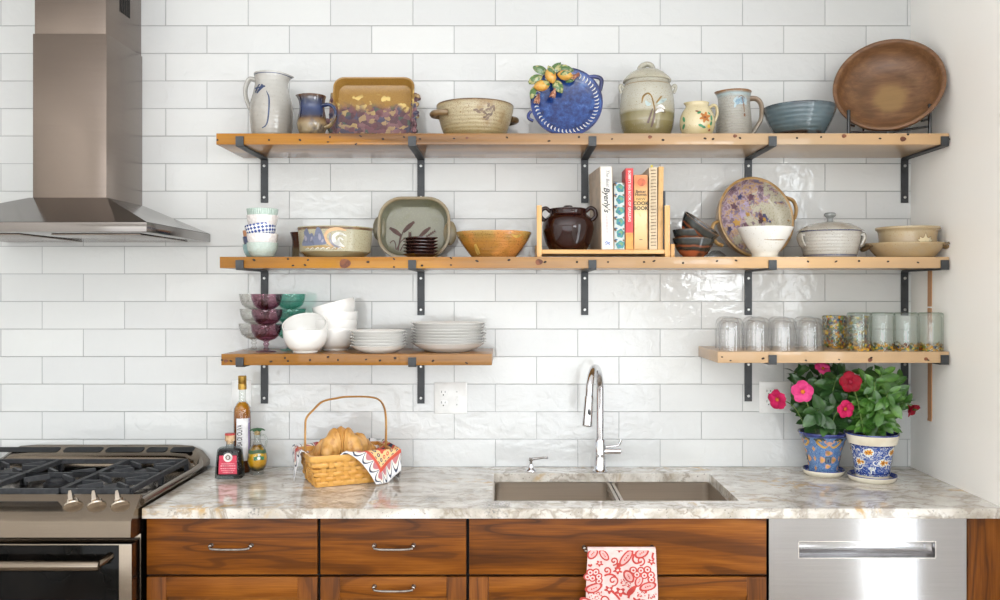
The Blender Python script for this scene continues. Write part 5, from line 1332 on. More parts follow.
def confetti(name, dense, h):
    s = N(name); v = s.obj(); z = s.n('SeparateXYZ', i0=v).outputs[2]
    vo = s.n('TexVoronoi', Vector=v, Scale=105.0, Randomness=1.0); cell = s.n('SeparateColor', i0=vo.outputs[1])
    col = s.ramp(cell.outputs[0], [(0, lin('#8f4a22')), (.14, lin('#b5862c')), (.38, lin('#5f6f2c')), (.58, lin('#bda038')), (.74, lin('#34584a')), (.86, lin('#2c4468')), (.92, lin('#5a3a22'))], 'CONSTANT')
    m = s.math('MULTIPLY', s.step(vo.outputs[0], .58, .46), s.step(cell.outputs[1], .3, .34) if dense else s.math('MULTIPLY', s.step(cell.outputs[1], .25, .3), s.step(s.math('ADD', z, s.math('MULTIPLY', cell.outputs[2], .012)), .036, .022)))
    lw = s.n('LayerWeight', Blend=.5).outputs['Facing']
    c = s.mix(s.math('POWER', lw, 2.4), lin((251, 253, 252)), lin((220, 227, 222)))
    top = s.step(z, h-.012, h-.003)
    c = s.mix(s.math('MULTIPLY', top, .55), c, lin((188, 204, 190)))
    tr = s.n('BsdfTransparent', Color=c); gl = s.n('BsdfGlossy', Roughness=.02); fr = s.math('MULTIPLY_ADD', s.math('POWER', lw, 4.0), .75, .05)
    df = s.n('BsdfPrincipled', Base__Color=col, Roughness=.15)
    a = s.n('MixShader', i0=fr, i1=tr.outputs[0], i2=gl.outputs[0])
    o = s.n('MixShader', i0=m, i1=a.outputs[0], i2=df.outputs[0])
    s.t.links.new(o.outputs[0], s.out.inputs[0]); return s.m
def tall_glass(m, r, h):
    b = B()
    b.lathe([(r-.004, 0), (r-.001, .001), (r, .004), (r, h-.008), (r-.002, h-.002), (r-.006, h), (0, h), ], 44)
    b.lathe([(0, h-.010), (r-.007, h-.011), (r-.0045, h-.020), (r-.0042, .004), (r-.004, 0)], 44)
    bmesh.ops.remove_doubles(b.bm, verts=b.bm.verts, dist=1e-5)
    return b.build('confetti_glass', m)
hg = .1315
M_conf = confetti('confetti_glass', False, hg); M_cond = confetti('dense_confetti_glass', True, .118)
g = tall_glass(M_conf, .0405, hg)
dg = 2.945
for k, px in enumerate((859.3, 882.5, 906.2, 930.6)):
    lab = 'tall confetti-flecked glass in the front row, '+('leftmost, right of the clear tumblers', 'second from the left', 'third from the left', 'rightmost by the right wall')[k]
    loc = (min(WX(px, dg), 1.449), dg-CD, ZS4+.0003)
    if k == 0: g.location = loc; tag(g, lab, 'glass', 'confetti glasses')
    else: copy_tree(g, lab, loc, (0, 0, k*1.1))
g = tall_glass(M_cond, .0405, .118)
for k, px in enumerate((834, 857)):
    loc = (WX(px, 3.08), 3.08-CD, ZS4+.0003); lab = 'glass speckled all over with coloured flecks, '+('behind the gap between clear and tall glasses', 'hidden behind the leftmost tall glass')[k]
    if k == 0: g.location = loc; tag(g, lab, 'glass', 'densely flecked glasses at the back')
    else: copy_tree(g, lab, loc, (0, 0, 1.4))

# ================================================================ BOTTLES
ZC = .914
def liquid(name, col, edge, rough=.02): return mkglass(name, col, edge, rough, 0, 60, 1.5)
M_cglass = mkglass('bottle_glass', (248, 250, 248), (200, 206, 202), .012, 0, 60, 2.5)
# tall oil bottle
d = 3.107
t = thing('oil_bottle', 'tall slim bottle of amber oil with a gold cap and upright white label', 'bottle', stand(242.3, d, ZC+.0003))
b = B(); b.lathe([(0, 0), (.028, 0), (.030, .003), (.030, .215), (.0285, .232), (.020, .247), (.0125, .256), (.0115, .262), (.0115, .30), (.0135, .303), (.0135, .309), (0, .309)], 40); b.build('glass', M_cglass, t)
b = B(); b.lathe([(0, .002), (.027, .002), (.0288, .006), (.0288, .214), (.0272, .231), (.019, .245), (.011, .253), (0, .2535)], 40)
b.build('oil', mk('amber_oil', [(0, '#552505'), (.6, '#703606'), (.74, '#87480a'), (.9, '#a96814'), (1, '#bd8428')], .254, .05, 20, rough=.1, spec=.3), t)
b = B(); b.lathe([(0, .2985), (.0152, .2985), (.0152, .318), (.0142, .319), (.0142, .321), (.0148, .322), (.0148, .346), (.013, .348), (0, .348)], 32); b.build('cap', mk('gold_foil', '#b8934a', rough=.28, metal=.9, mottle=('#9d7a38', 60, .4, .7)), t)
prl = [(.0303, 0), (.0303, .3)]; f = around(prl, .0003)
b = B(); a0, a1 = -.42, 1.30
b.loft([[f(a0+(a1-a0)*k/14, z) for k in range(15)] for z in (.045, .197)], 0, (False, False), False)
b.loft([[f(1.02+.28*k/3, z) for k in range(4)] for z in (.045, .197)], 2, (False, False), False)
b.loft([[around(prl, .0005)(1.0+.3*k/3, z) for k in range(4)] for z in (.05, .18)], 2, (False, False), False)
b.text('SA DI OLIVA', .0265, lambda u, v_: around(prl, .0007)(.02+u/.0303, .137+v_), 1, 0, pi/2, 'CENTER', .52, .0004, 2)
b.build('label', [mk('label_paper', '#e8e6e6', rough=.6, mottle=('#dcdadb', 60, .4, .7)), I_blk, mk('violet_label', '#9a8cb4', rough=.6, mottle=('#8a7ca6', 60, .4, .7))], t, fix=False)
# balsamic bottle
d = 3.015
t = thing('vinegar_bottle', 'squat square bottle of black vinegar with a red label and cork', 'bottle', stand(230, d, ZC+.0003), (0, 0, R(4)))
b = B()
def sq(w_, dd, z, r=.012): return [(x, y, z) for x, y in rrect(w_, dd, r, 4)]
b.loft([sq(.088, .052, 0), sq(.094, .058, .003), sq(.094, .058, .012), sq(.090, .054, .05), sq(.083, .048, .092), sq(.080, .046, .101), sq(.070, .038, .106), sq(.03, .026, .109), sq(.026, .024, .112, .0115), sq(.0255, .0235, .128, .0115)]); b.build('glass', mkglass('thick_bottle_glass', (232, 236, 236), (150, 156, 156), .012, base=.015), t)
b = B(); b.loft([sq(.080, .046, .0115), sq(.086, .051, .014), sq(.0835, .049, .05), sq(.0765, .043, .091), sq(.074, .041, .098), sq(.066, .035, .1015)]); b.build('vinegar', mk('black_vinegar', '#100608', rough=.1, spec=.25, mottle=('#0b0406', 20, .4, .7)), t)
b = B(); b.lathe([(0, .118), (.0118, .118), (.0122, .129), (.0165, .129), (.0168, .149), (.0, .149)], 28); b.build('cork', mk('cork', '#d3b48f', rough=.7, mottle=('#b8936a', 120, .48, .6)), t)
b = B(); b.lathe([(0, .149), (.0168, .149), (.0172, .150), (.0168, .1545), (0, .155)], 28); b.build('stopper_cap', mk('red_wax', '#c23a38', rough=.4, mottle=('#a83030', 60, .4, .7)), t)
lf = lambda x, z, e=0: Vector((x, -.0293+(z-.012)*.0553*1.0-e*.0001-.0006, z))
b = B(); b.patch(lambda x, z: lf(x, z, 1), [(-.032, .018), (.031, .018), (.029, .082), (-.030, .082)], 0, 0, 2)
b.dab(lambda x, z: lf(x, z, 5), -.0005, .075, .0155, .0155, 1, 0, 24); b.dab(lambda x, z: lf(x, z, 8), -.0005, .075, .0095, .0095, 2, 0, 20, 10, .2); b.dab(lambda x, z: lf(x, z, 11), -.0005, .075, .0045, .0055, 1, 0, 12)
for z, w_, th in ((.053, .023, .0035), (.046, .026, .005), (.037, .026, .004), (.030, .023, .003), (.024, .018, .003)):
    n_ = 7
    for k in range(n_): b.stroke(lambda x, y: lf(x, y, 5), [(-w_+2*w_*(k+.12)/n_, z), (-w_+2*w_*(k+.5)/n_, z+.0008), (-w_+2*w_*(k+.85)/n_, z-.0004)], th*.75, 3, 1)
b.build('label', [mk('red_label', '#c8344e', rough=.5, mottle=('#b52c44', 40, .4, .7)), paint('seal_white', '#e8e2dc', .5), paint('seal_brown', '#6d5a48', .5), paint('pale_pink_print', '#e8a8ae', .5)], t)
# oil cruet
d = 3.075
t = thing('oil_cruet', 'round glass cruet of golden oil and herbs with a green leafy stopper', 'cruet', stand(257.3, d, ZC+.0003))
outer = catmull([(.022, 0), (.024, .003), (.021, .009), (.028, .020), (.0355, .045), (.0345, .068), (.026, .092), (.0155, .108), (.0115, .120), (.0115, .140), (.0155, .146)], 3)
b = B(); b.lathe([(0, 0)]+outer+[(.013, .147), (0, .146)], 40); b.build('glass', M_cglass, t)
b = B(); b.lathe(catmull([(0, .013), (.020, .0135), (.0265, .022), (.0337, .045), (.0328, .067), (.0245, .090), (.0145, .105), (.0, .106)], 3), 40); b.build('oil', mk('herb_oil', [(0, '#2a240e'), (.22, '#3a3012'), (.34, '#c99218'), (.7, '#dca820'), (.88, '#8a6416'), (1, '#5a3a14')], .106, .2, 40, None, ('#6a4e12', 30, .56, .72), .06, coat=.6), t)
b = B(); b.lathe([(0, .140), (.010, .140), (.011, .158), (0, .158)], 20); b.build('cork', mk('cork_stopper', '#c9b183', rough=.7, mottle=('#a98c5e', 120, .48, .6)), t)
b = B()
for k in range(7):
    a = 2*pi*k/7; rows = []
    for i in range(5):
        u = i/4; w_ = .010*sin(pi*(u*.85+.08)); rows.append([Vector((cos(a)*u*.027-sin(a)*w_*q, sin(a)*u*.027+cos(a)*w_*q, .1585+.003*sin(pi*u)-.003*u-.0012*abs(q))) for q in (-1, 0, 1)])
    vs_ = [[b.v(p) for p in r_] for r_ in rows]; vb = [[b.v(p+Vector((0, 0, .0025))) for p in r_] for r_ in rows]
    for i in range(4):
        for j in range(2): b.f([vs_[i][j], vs_[i+1][j], vs_[i+1][j+1], vs_[i][j+1]]); b.f([vb[i][j], vb[i][j+1], vb[i+1][j+1], vb[i+1][j]])
    for i in range(4): b.f([vs_[i][0], vb[i][0], vb[i+1][0], vs_[i+1][0]]); b.f([vs_[i][2], vs_[i+1][2], vb[i+1][2], vb[i][2]])
b.lathe([(0, .157), (.009, .157), (.008, .163), (0, .165)], 14)
b.build('leaf_stopper', mk('green_felt', '#3f6a46', rough=.6, mottle=('#2f5538', 90, .4, .7)), t)
b = B(); loopy(b, [(.011, -.004, .138), (.026, -.008, .140), (.035, -.010, .128), (.034, -.010, .108), (.026, -.008, .092)], .0038); b.build('handle', M_cglass, t)
gcf = around([(r, z) for r, z in outer], .0008)
b = B(); b.stroke(gcf, [(-1.6+.2*k, .0835+.002*sin(k*.8)) for k in range(17)], .012, 0, 2); 
b.patch(gcf, [(-.05, .054), (.95, .054), (1.0, .066), (.7, .068), (.45, .072), (.2, .068), (-.1, .066)], 1, 0, 3); b.dab(around([(r, z) for r, z in outer], .0014), .42, .062, .16, .006, 2, 0, 14); b.dab(around([(r, z) for r, z in outer], .0012), .45, .073, .12, .004, 2, 0, 10)
b.build('label', [mk('green_band', '#46603a', rough=.5, mottle=('#39522f', 40, .4, .7)), mk('green_label', '#3f7a52', rough=.5, mottle=('#2f6742', 40, .4, .7)), paint('label_white', '#dfe0d6', .5)], t)
# small bottle behind
d = 3.145
t = thing('pepper_bottle', 'small bottle of red pepper oil with a green top, half hidden behind the vinegar', 'bottle', stand(246.5, d, ZC+.0003))
b = B(); b.lathe([(0, 0), (.020, 0), (.022, .003), (.022, .070), (.016, .082), (.010, .086), (0, .086)], 28); b.build('oil', mk('pepper_oil', [(0, '#a8701c'), (.5, '#a2501c'), (.8, '#8a3a18'), (1, '#b07a2c')], .09, .3, 60, None, ('#b03a20', 45, .52, .64), .07, coat=.6), t)
b = B(); b.lathe([(0, .086), (.012, .086), (.013, .100), (.009, .106), (0, .107)], 20); b.build('cap', mk('green_wax', '#3f7a3c', rough=.4, mottle=('#2f6630', 60, .4, .7)), t)

# ================================================================ BREAD BASKET
M_bask = mkwood('basket_splint', '#b0742c', '#cf9440', '#e0ac5c', 0, 2.5, .45, .15, 14, 1.0, .5)
M_hoop = mkwood('bent_hoop', '#a8763c', '#c4924f', '#d2a868', 0, 2, .4, .25, 12, 3.0)
yaw = R(25); L, Wd, Hb = .285, .20, .106
cxw, cyw = (-.643-.735)/2*0+(-.560), -.2205
t = thing('bread_basket', 'woven wooden basket with a tall bent handle and a patterned napkin on the counter', 'basket', (cxw, cyw, ZC+.0003), (0, 0, yaw))
rows_n = 6; b = B()
def bring(u, off, n=8):
    l, w_ = L-.034*(1-u), Wd-.030*(1-u); out = []
    pts = rrect(l, w_, .014, 3); per = []
    for i, p in enumerate(pts):
        q = pts[(i+1) % len(pts)]; m = 26 if math.hypot(q[0]-p[0], q[1]-p[1]) > .16 else (18 if math.hypot(q[0]-p[0], q[1]-p[1]) > .1 else 1)
        for k in range(m): per.append((p[0]+(q[0]-p[0])*k/m, p[1]+(q[1]-p[1])*k/m))
    n_ = len(per)
    for i, (x, y) in enumerate(per):
        sx_ = x/(l/2); sy_ = y/(w_/2); 
        nx, ny = (sgn(x), 0) if abs(x)-l/2 > abs(y)-w_/2 else (0, sgn(y))
        ph = (y if nx else x); o = off(ph)
        out.append((x+nx*o, y+ny*o))
    return out
for k in range(rows_n):
    z0, z1 = .004+(Hb-.012)*k/rows_n, .004+(Hb-.012)*(k+.94)/rows_n
    f_ = lambda ph, k=k: .0040*cos(ph*2*pi/.050+pi*k)+.0005
    rings = []
    for q, e in ((0, -.0008), (.3, .0012), (.7, .0012), (1, -.0008)):
        z = z0+(z1-z0)*q; rings.append([(x, y, z) for x, y in bring(z/Hb, lambda ph, e=e: f_(ph)+e)])
    for q in (1, 0):
        z = z0+(z1-z0)*q; rings.append([(x, y, z) for x, y in bring(z/Hb, lambda ph: f_(ph)-.0035)])
    rings.append(rings[0]); b.loft(rings, 0, (False, False))
for nx_, ny_, half in ((0, -1, L/2), (0, 1, L/2), (-1, 0, Wd/2), (1, 0, Wd/2)):
    m_ = int((half-.02)/.025)
    for k in range(-m_, m_+1):
        q = k*.025; rg_ = []
        for u in (0, 1):
            hl, hw_ = (L-.034*(1-u))/2, (Wd-.030*(1-u))/2; z = .003+u*(Hb-.012)
            def P_(s__, o): return ((hl+o)*nx_ if nx_ else s__, (hw_+o)*ny_ if ny_ else s__, z)
            rg_.append([P_(q-.0075, -.0012), P_(q+.0075, -.0012), P_(q+.0075, .0006), P_(q-.0075, .0006)])
        b.loft(rg_)
b.loft([[(x, y, .001) for x, y in rrect(L-.036, Wd-.032, .012, 3)], [(x, y, .006) for x, y in rrect(L-.036, Wd-.032, .012, 3)]])
b.build('woven_body', M_bask, t, sharp=50)
b = B(); b.loft([[(x, y, z) for x, y in rrect(L+o*2, Wd+o*2, .016, 4)] for o, z in ((.004, Hb-.016), (.006, Hb-.010), (.005, Hb+.002), (-.004, Hb+.002), (-.005, Hb-.016), (.004, Hb-.016))], 0, (False, False)); b.build('rim', M_bask, t)
hz = WZ(396.5, 2.99)-ZC
pts = [(-L/2+.004, 0, Hb-.05), (-L/2+.001, 0, Hb), (-L/2+.001, 0, Hb+.09), (-L/2+.006, 0, Hb+.118), (-L/2+.028, 0, Hb+.142), (-L/2+.06, 0, hz-.012), (-L/2+.11, 0, hz-.003), (0, 0, hz), (L/2-.07, 0, hz-.004), (L/2-.03, 0, hz-.014), (L/2-.010, 0, hz-.038), (L/2-.001, 0, Hb+.10), (L/2-.001, 0, Hb), (L/2-.004, 0, Hb-.05)]
b = B(); b.tube(catmull(pts, 5), .0095, 12, flat=.34, up=(0, 1, 0)); b.build('handle', M_hoop, t)
# bread
M_bread = mk('croissant_crust', [(0, '#c8954e'), (.5, '#d4a25c'), (1, '#c08238')], .1, .6, 24, None, ('#a2682a', 28, .5, .72), .42, coat=.15, bump=.006, bscale=45)
def croissant(name, loc, rot, s_, label):
    b = B(); rings = []; n = 40
    for i in range(n+1):
        u = i/n; a = R(-105+210*u); c = Vector((.046*sin(a), .046*(cos(a)-.35)*.9, 0))
        tn = Vector((cos(a), -sin(a)*.9, 0)).normalized(); nn = Vector((-tn.y, tn.x, 0))
        e = 1-abs(2*u-1); saw = (1-abs(2*((u*7) % 1)-1))**.7
        r = (.010+.030*min(1, e*1.25)**.8)*(1+.24*(saw-.5)); zc = .030*min(1, e*1.3)
        rings.append([c+nn*r*cos(q)*.9+Vector((0, 0, zc+r*sin(q)*1.15)) for q in [2*pi*j/20 for j in range(20)]])
    b.loft([[p*s_ for p in r_] for r_ in rings])
    o = b.build(name, M_bread, loc=loc, rot=rot, sharp=60); return tag(o, label, 'bread')
ca, sa = cos(yaw), sin(yaw)
def inb(x, y, z): return (cxw+x*ca-y*sa, cyw+x*sa+y*ca, ZC+z)
croissant('croissant', inb(-.020, -.020, .094), (R(4), 0, R(18)), 1.12, 'golden brown croissant on top of the bread basket')
croissant('croissant', inb(.075, .04, .070), (0, 0, R(70)), 1.0, 'second croissant low at the right inside the basket')
croissant('croissant', inb(-.085, .035, .062), (0, 0, R(-50)), 1.0, 'third croissant low at the left inside the basket')
# napkin
def napkin_mat():
    s = N('printed_napkin'); uv = s.n('UVMap').outputs[0]; x = s.n('SeparateXYZ', i0=uv)
    u = s.math('SUBTRACT', x.outputs[0], .5); v = s.math('SUBTRACT', x.outputs[1], .5)
    au, av = s.math('ABSOLUTE', u), s.math('ABSOLUTE', v)
    a = s.math('MAXIMUM', au, av); t_ = s.math('MINIMUM', au, av)      # a: ring outwards, .5 = hem
    dx = s.math('SUBTRACT', au, .40); dy = s.math('SUBTRACT', av, .40)
    tt = s.math('SUBTRACT', au, av)
    def absn(q): return s.math('ABSOLUTE', q)
    white = lin('#eae9ea'); navy = lin('#3a4258'); red = lin('#c8523e'); yel = lin('#e2bd86'); cream = lin('#e3d8c8'); pink = lin('#b9757a')
    # petals: scallops marching round the ring
    ph = s.math('MULTIPLY', t_, 2*pi/.085*.5); sc_ = s.math('ABSOLUTE', s.math('SINE', ph))
    edge = s.math('MULTIPLY_ADD', s.math('POWER', sc_, .6), .112, .362)
    inside = s.step(s.math('SUBTRACT', edge, a), -.004, .004)
    line = s.step(absn(s.math('SUBTRACT', edge, a)), .015, .009)
    c = s.mix(inside, white, cream)
    core = s.step(s.math('SUBTRACT', s.math('MULTIPLY_ADD', s.math('POWER', sc_, 1.2), .062, .362), a), -.004, .006)
    c = s.mix(core, c, pink)
    line2 = s.step(absn(s.math('SUBTRACT', s.math('MULTIPLY_ADD', s.math('POWER', sc_, 1.0), .085, .362), a)), .006, .003)
    c = s.mix(line2, c, white); c = s.mix(line, c, navy)
    c = s.mix(s.step(a, .372, .367), c, red)
    c = s.mix(s.step(a, .342, .337), c, yel)
    du = s.math('SUBTRACT', s.math('FRACT', s.math('MULTIPLY', u, 22.0)), .5); dv = s.math('SUBTRACT', s.math('FRACT', s.math('MULTIPLY', v, 22.0)), .5)
    dr = s.math('SQRT', s.math('ADD', s.math('MULTIPLY', du, du), s.math('MULTIPLY', dv, dv)))
    dots = s.math('MULTIPLY', s.step(absn(s.math('SUBTRACT', dr, .24)), .14, .06), s.step(a, .337, .333))
    c = s.mix(dots, c, s.mix(s.step(s.noise(uv, 9, 1), .45, .55), navy, red))
    c = s.mix(s.step(a, .262, .257), c, red); c = s.mix(s.step(a, .225, .218), c, navy)
    thread = s.noise(uv, 300, 2)
    return s.end(c, .8, 0, 0, s.bump(s.math('MULTIPLY', thread, .0003)))
b = B(); n = 46; uvl = b.bm.loops.layers.uv.new('UVMap'); grid = []; uvm = {}
corners = [(-.272, .055), (.150, -.246), (.315, -.045), (0, .225)]       # left, front, right, back corner of the cloth
lx, lw = L/2-.006, Wd/2-.006
for i in range(n+1):
    row = []
    for j in range(n+1):
        p, q = i/n, j/n
        x = corners[0][0]*(1-p)*(1-q)+corners[1][0]*p*(1-q)+corners[2][0]*p*q+corners[3][0]*(1-p)*q
        y = corners[0][1]*(1-p)*(1-q)+corners[1][1]*p*(1-q)+corners[2][1]*p*q+corners[3][1]*(1-p)*q
        s_ = math.hypot(x, y); th = math.atan2(y, x)
        Rr = 1/max(abs(cos(th))/(L/2+.012), abs(sin(th))/(Wd/2+.012), 1e-6)
        wob = .004*sin(5*th+1)+.003*sin(11*th)
        if s_ <= Rr:
            k = s_/Rr; z = Hb+.010-.055*(1-k**3.5)+.006*sin(x*60)*sin(y*70)*k; hx_, hy_ = x, y
        else:
            o = s_-Rr; arc = .012
            if o < arc*1.57: ro = arc*sin(o/arc)*.8; z = Hb+.010-arc*(1-cos(o/arc))
            else: ro = arc*.8+.02*(o-arc*1.57)+.05*(o-arc*1.57)*abs(sin(4*th)); z = Hb+.010-arc-(o-arc*1.57)
            ro += wob*min(1, o/.05); rr_ = Rr+ro; hx_, hy_ = rr_*cos(th), rr_*sin(th); z = max(z, .0035)
        vv_ = b.v((hx_, hy_, z)); uvm[vv_] = (p, q); row.append(vv_)
    grid.append(row)
for i in range(n):
    for j in range(n): b.f([grid[i][j], grid[i+1][j], grid[i+1][j+1], grid[i][j+1]])
for f_ in b.bm.faces:
    for lp in f_.loops: lp[uvl].uv = uvm[lp.vert]
nap = b.build('napkin', napkin_mat(), loc=(cxw, cyw, ZC+.0003), rot=(0, 0, yaw), sharp=180)
md = nap.modifiers.new('thickness', 'SOLIDIFY'); md.thickness = .0012; md.offset = 1
tag(nap, 'white napkin printed with a red and navy medallion lining the bread basket', 'napkin')
# ================================================================ DISH TOWEL ON THE SINK CABINET PULL
I_coral, I_rose, I_cloth = mk('coral_print', '#bb423b', rough=.85, mottle=('#ad3833', 60, .4, .7)), mk('rose_print', '#dba9a4', rough=.85, mottle=('#cf9894', 60, .4, .7)), mk('towel_cloth', '#dcc3be', rough=.9, mottle=('#d3b6b0', 50, .4, .7), bump=.0004, bscale=400)
dT = 2.566; tx0, tx1 = WX(587.8, dT), WX(655.5, dT); tw = tx1-tx0; ztop = WZ(547.6, dT)
def tsurf(x, z, e=0.0):
    u = (x-tx0)/tw; dn = max(0, ztop-z); a = min(1, dn/.12)
    y = -.6375-.0055*a*sin(u*9.5+.6)-.004*a*sin(u*21)-.02*(dn/.35)**2*.3-.003*a*cos(dn*18+u*3)
    return Vector((x+.012*(u-.5)*a, y-e, z))
b = B(); nx_, nz_ = 30, 34; zb = .43
front_rows = [[b.v(tsurf(tx0+tw*i/nx_, ztop-.006-(ztop-.006-zb)*k/nz_)) for i in range(nx_+1)] for k in range(nz_+1)]
arc = [[b.v((tx0+tw*i/nx_, -.626+.0115*cos(a), ztop-.0085+.0085*sin(a))) for i in range(nx_+1)] for a in (R(0), R(45), R(90), R(135))]
back = [[b.v((tx0+.004+tw*.98*i/nx_, -.6130+.0015*sin(i*.5), z)) for i in range(nx_+1)] for z in (.48, .6, .74)]
allr = back+arc+front_rows
for r0, r1 in zip(allr, allr[1:]):
    for i in range(nx_): b.f([r0[i], r0[i+1], r1[i+1], r1[i]], 0)
def zc_(zx, zy): return (WX(570+zx/8.573, dT), WZ(530+zy/8.573, dT))
k_ = dT/F/8.573
sA = lambda x, z: tsurf(x, min(z, ztop-.007), .0012); sB = lambda x, z: tsurf(x, min(z, ztop-.007), .0018); sC = lambda x, z: tsurf(x, min(z, ztop-.007), .0024)
def td(s_, zx, zy, rx, ry, mi, rot=0.0, n=14, pet=0, dep=.35): x, z = zc_(zx, zy); b.dab(s_, x, z, rx*k_*1.22, ry*k_*1.22, mi, -rot, n, pet, dep, 2)
def tp(s_, pts, w, mi): b.stroke(s_, [zc_(*p) for p in pts], w*k_*1.35, mi, 4)
def leafm(x, y, rx, ry, rot): td(sA, x, y, rx, ry, 1, rot); td(sB, x, y, rx*.74, ry*.66, 2, rot); [td(sC, x+q*rx*.3*cos(rot), y+q*rx*.3*sin(rot), rx*.09, ry*.16, 1, rot, 8) for q in (-1, 0, 1)]
for a in ((480, 235, 78, 30, -.95), (500, 395, 46, 34, 1.1), (582, 430, 42, 28, -1.1), (652, 478, 62, 30, -.3), (215, 488, 62, 34, -.3), (195, 195, 46, 34, -.9), (292, 210, 50, 26, .9), (612, 192, 56, 36, -.5), (170, 620, 60, 34, .4), (640, 640, 70, 36, .5)): leafm(*a)
for x, y in ((537, 338), (600, 342), (655, 336), (565, 374), (628, 385), (682, 380), (684, 420), (180, 355), (226, 352), (200, 402), (252, 392), (256, 432), (160, 395), (420, 640), (470, 660), (380, 670)):
    td(sA, x, y, 27, 26, 1); td(sB, x, y, 17, 17, 3); td(sC, x, y, 8, 8, 1, 0, 8)
for x, y, r_ in ((255, 282, 30), (690, 270, 30), (342, 512, 38), (435, 535, 46), (410, 348, 36), (420, 165, 28), (560, 600, 40), (250, 640, 40)): td(sA, x, y, r_, r_*.75, 1, .4, 30, 5, .5); td(sB, x, y-r_*.1, r_*.28, r_*.22, 3, 0, 10)
for x, y, s_ in ((320, 345, 1), (372, 432, 1.3), (376, 262, 1), (600, 260, 1.1), (300, 600, 1.3), (520, 690, 1.4)): tp(sA, [(x+s_*r_*cos(a), y+s_*r_*sin(a)) for a, r_ in [(q*.62, 4+q*2.6) for q in range(14)]], 9, 1)
for p in (((300, 390), (330, 378), (365, 380), (395, 400)), ((545, 200), (535, 250), (560, 280), (610, 268)), ((400, 350), (408, 300), (415, 280)), ((360, 520), (400, 560), (430, 600)), ((560, 470), (530, 500), (505, 545), (495, 580)), ((460, 370), (480, 350), (520, 355)), ((160, 290), (180, 300), (190, 285)), ((710, 190), (700, 230), (715, 250))): tp(sA, p, 12, 1)
td(sA, 518, 515, 46, 17, 1, -.95); td(sA, 430, 300, 26, 10, 1, -1)
rg = random.Random(9)
for cx, cy, n_, sp in ((490, 458, 34, 52), (610, 532, 26, 45), (230, 560, 30, 60), (690, 560, 16, 35), (330, 690, 30, 60)):
    for _ in range(n_): td(sA, cx+rg.uniform(-sp, sp), cy+rg.uniform(-sp, sp)*.6, 4.5, 4.5, 1, 0, 6)
tw_ = tag(b.build('dish_towel', [I_cloth, I_coral, I_rose, I_cloth], sharp=180, fix=False), 'white dish towel printed with coral leaves and berries hung on the cabinet pull', 'towel')

# ================================================================ POTTED PLANTS
def leaf_mat(name, a, b_, c_):
    s = N(name); v = s.obj(); n = s.noise(v, 14, 2); m = s.noise(v, 70, 2)
    c = s.ramp(s.math('ADD', s.math('MULTIPLY', n, .75), s.math('MULTIPLY', m, .25)), [(.32, lin(a)), (.5, lin(b_)), (.68, lin(c_))])
    return s.end(c, .3, 0, .15, None, .5)
M_lfd = leaf_mat('dark_leaf', '#22401f', '#35582c', '#4f7440'); M_lfb = leaf_mat('bright_leaf', '#224619', '#3d6826', '#66913e')
M_stem = mk('plant_stem', '#6f8a45', rough=.5, mottle=('#5a7438', 60, .4, .7))
M_soil = mk('potting_soil', '#3a2a1e', rough=.95, mottle=('#24190f', 90, .4, .7), bump=.004, bscale=120)
M_pot_cream = mk('pot_cream_glaze', '#e6decb', rough=.15, coat=.5, mottle=('#d8cdb5', 14, .45, .7))
M_navy = mk('pot_navy_glaze', '#2b3470', rough=.12, coat=.5, mottle=('#38478c', 40, .42, .66))
def swirl_blue(name, base, alt, hi, sc):
    s = N(name); v = s.obj(); n = s.noise(v, sc, 2, .5, 2.6); m = s.noise(s.mapv(v, (1, 1, 1), (3, 1, 4)), sc*1.7, 2, .5, 3.0)
    c = s.mix(s.step(s.math('ABSOLUTE', s.math('SUBTRACT', n, .5)), .035, .02), lin(base), lin(hi)); c = s.mix(s.math('MULTIPLY', s.step(m, .56, .62), .8), c, lin(alt))
    return s.end(c, .14, 0, .5)
def leaf_(b, base, d_, up, Lf, W_, droop, mi=0):
    d_ = d_.normalized(); side = d_.cross(up)
    if side.length < 1e-3: side = Vector((1, 0, 0))
    side.normalize(); nn = side.cross(d_).normalized(); rows = []
    for i in range(7):
        u = i/6; w_ = W_*(sin(pi*min(1.0, u*.94+.02))**.75) if u < 1 else .0006
        c = base+d_*(Lf*u)-nn*(droop*Lf*u*u)
        rows.append([b.v(c+side*(w_*q)+nn*(abs(q)*w_*.32)) for q in (-1, -.5, 0, .5, 1)])
    for i in range(6):
        for j in range(4): b.f([rows[i][j], rows[i+1][j], rows[i+1][j+1], rows[i][j+1]], mi)
def blossom(par, c, face, r, mats, seed, open_=.75, n=5):
    rg = random.Random(seed); b = B(); f = Vector(face).normalized(); a = f.cross(Vector((0, 0, 1))).normalized(); e = a.cross(f).normalized(); c = Vector(c)
    for k in range(n):
        th = 2*pi*k/n+rg.uniform(-.15, .15); dr = a*cos(th)+e*sin(th); tn = -a*sin(th)+e*cos(th); rows = []
        for i in range(6):
            u = i/5; w_ = r*.62*(sin(pi*(.12+.78*u))**.9) if u > 0 else r*.08
            rr = r*(.12+.95*u); lift = (1-open_)*r*u*1.5+.14*r*sin(pi*u)-.25*r*u*u*open_
            rows.append([b.v(c+dr*rr+tn*(w_*q+.12*r*u)+f*(lift-.1*r*q*q+.05*r*q)) for q in (-1, -.5, 0, .5, 1)])
        for i in range(5):
            for j in range(4): b.f([rows[i][j], rows[i+1][j], rows[i+1][j+1], rows[i][j+1]], 0)
    b.loft([[c+a*(q*cos(t_))+e*(q*sin(t_))+f*h_ for t_ in [2*pi*j/12 for j in range(12)]] for q, h_ in ((r*.05, -r*.5), (r*.17, .02*r), (r*.21, .10*r), (r*.08, .06*r))], 1)
    return b.build('flower', mats, par, sharp=180, fix=False)
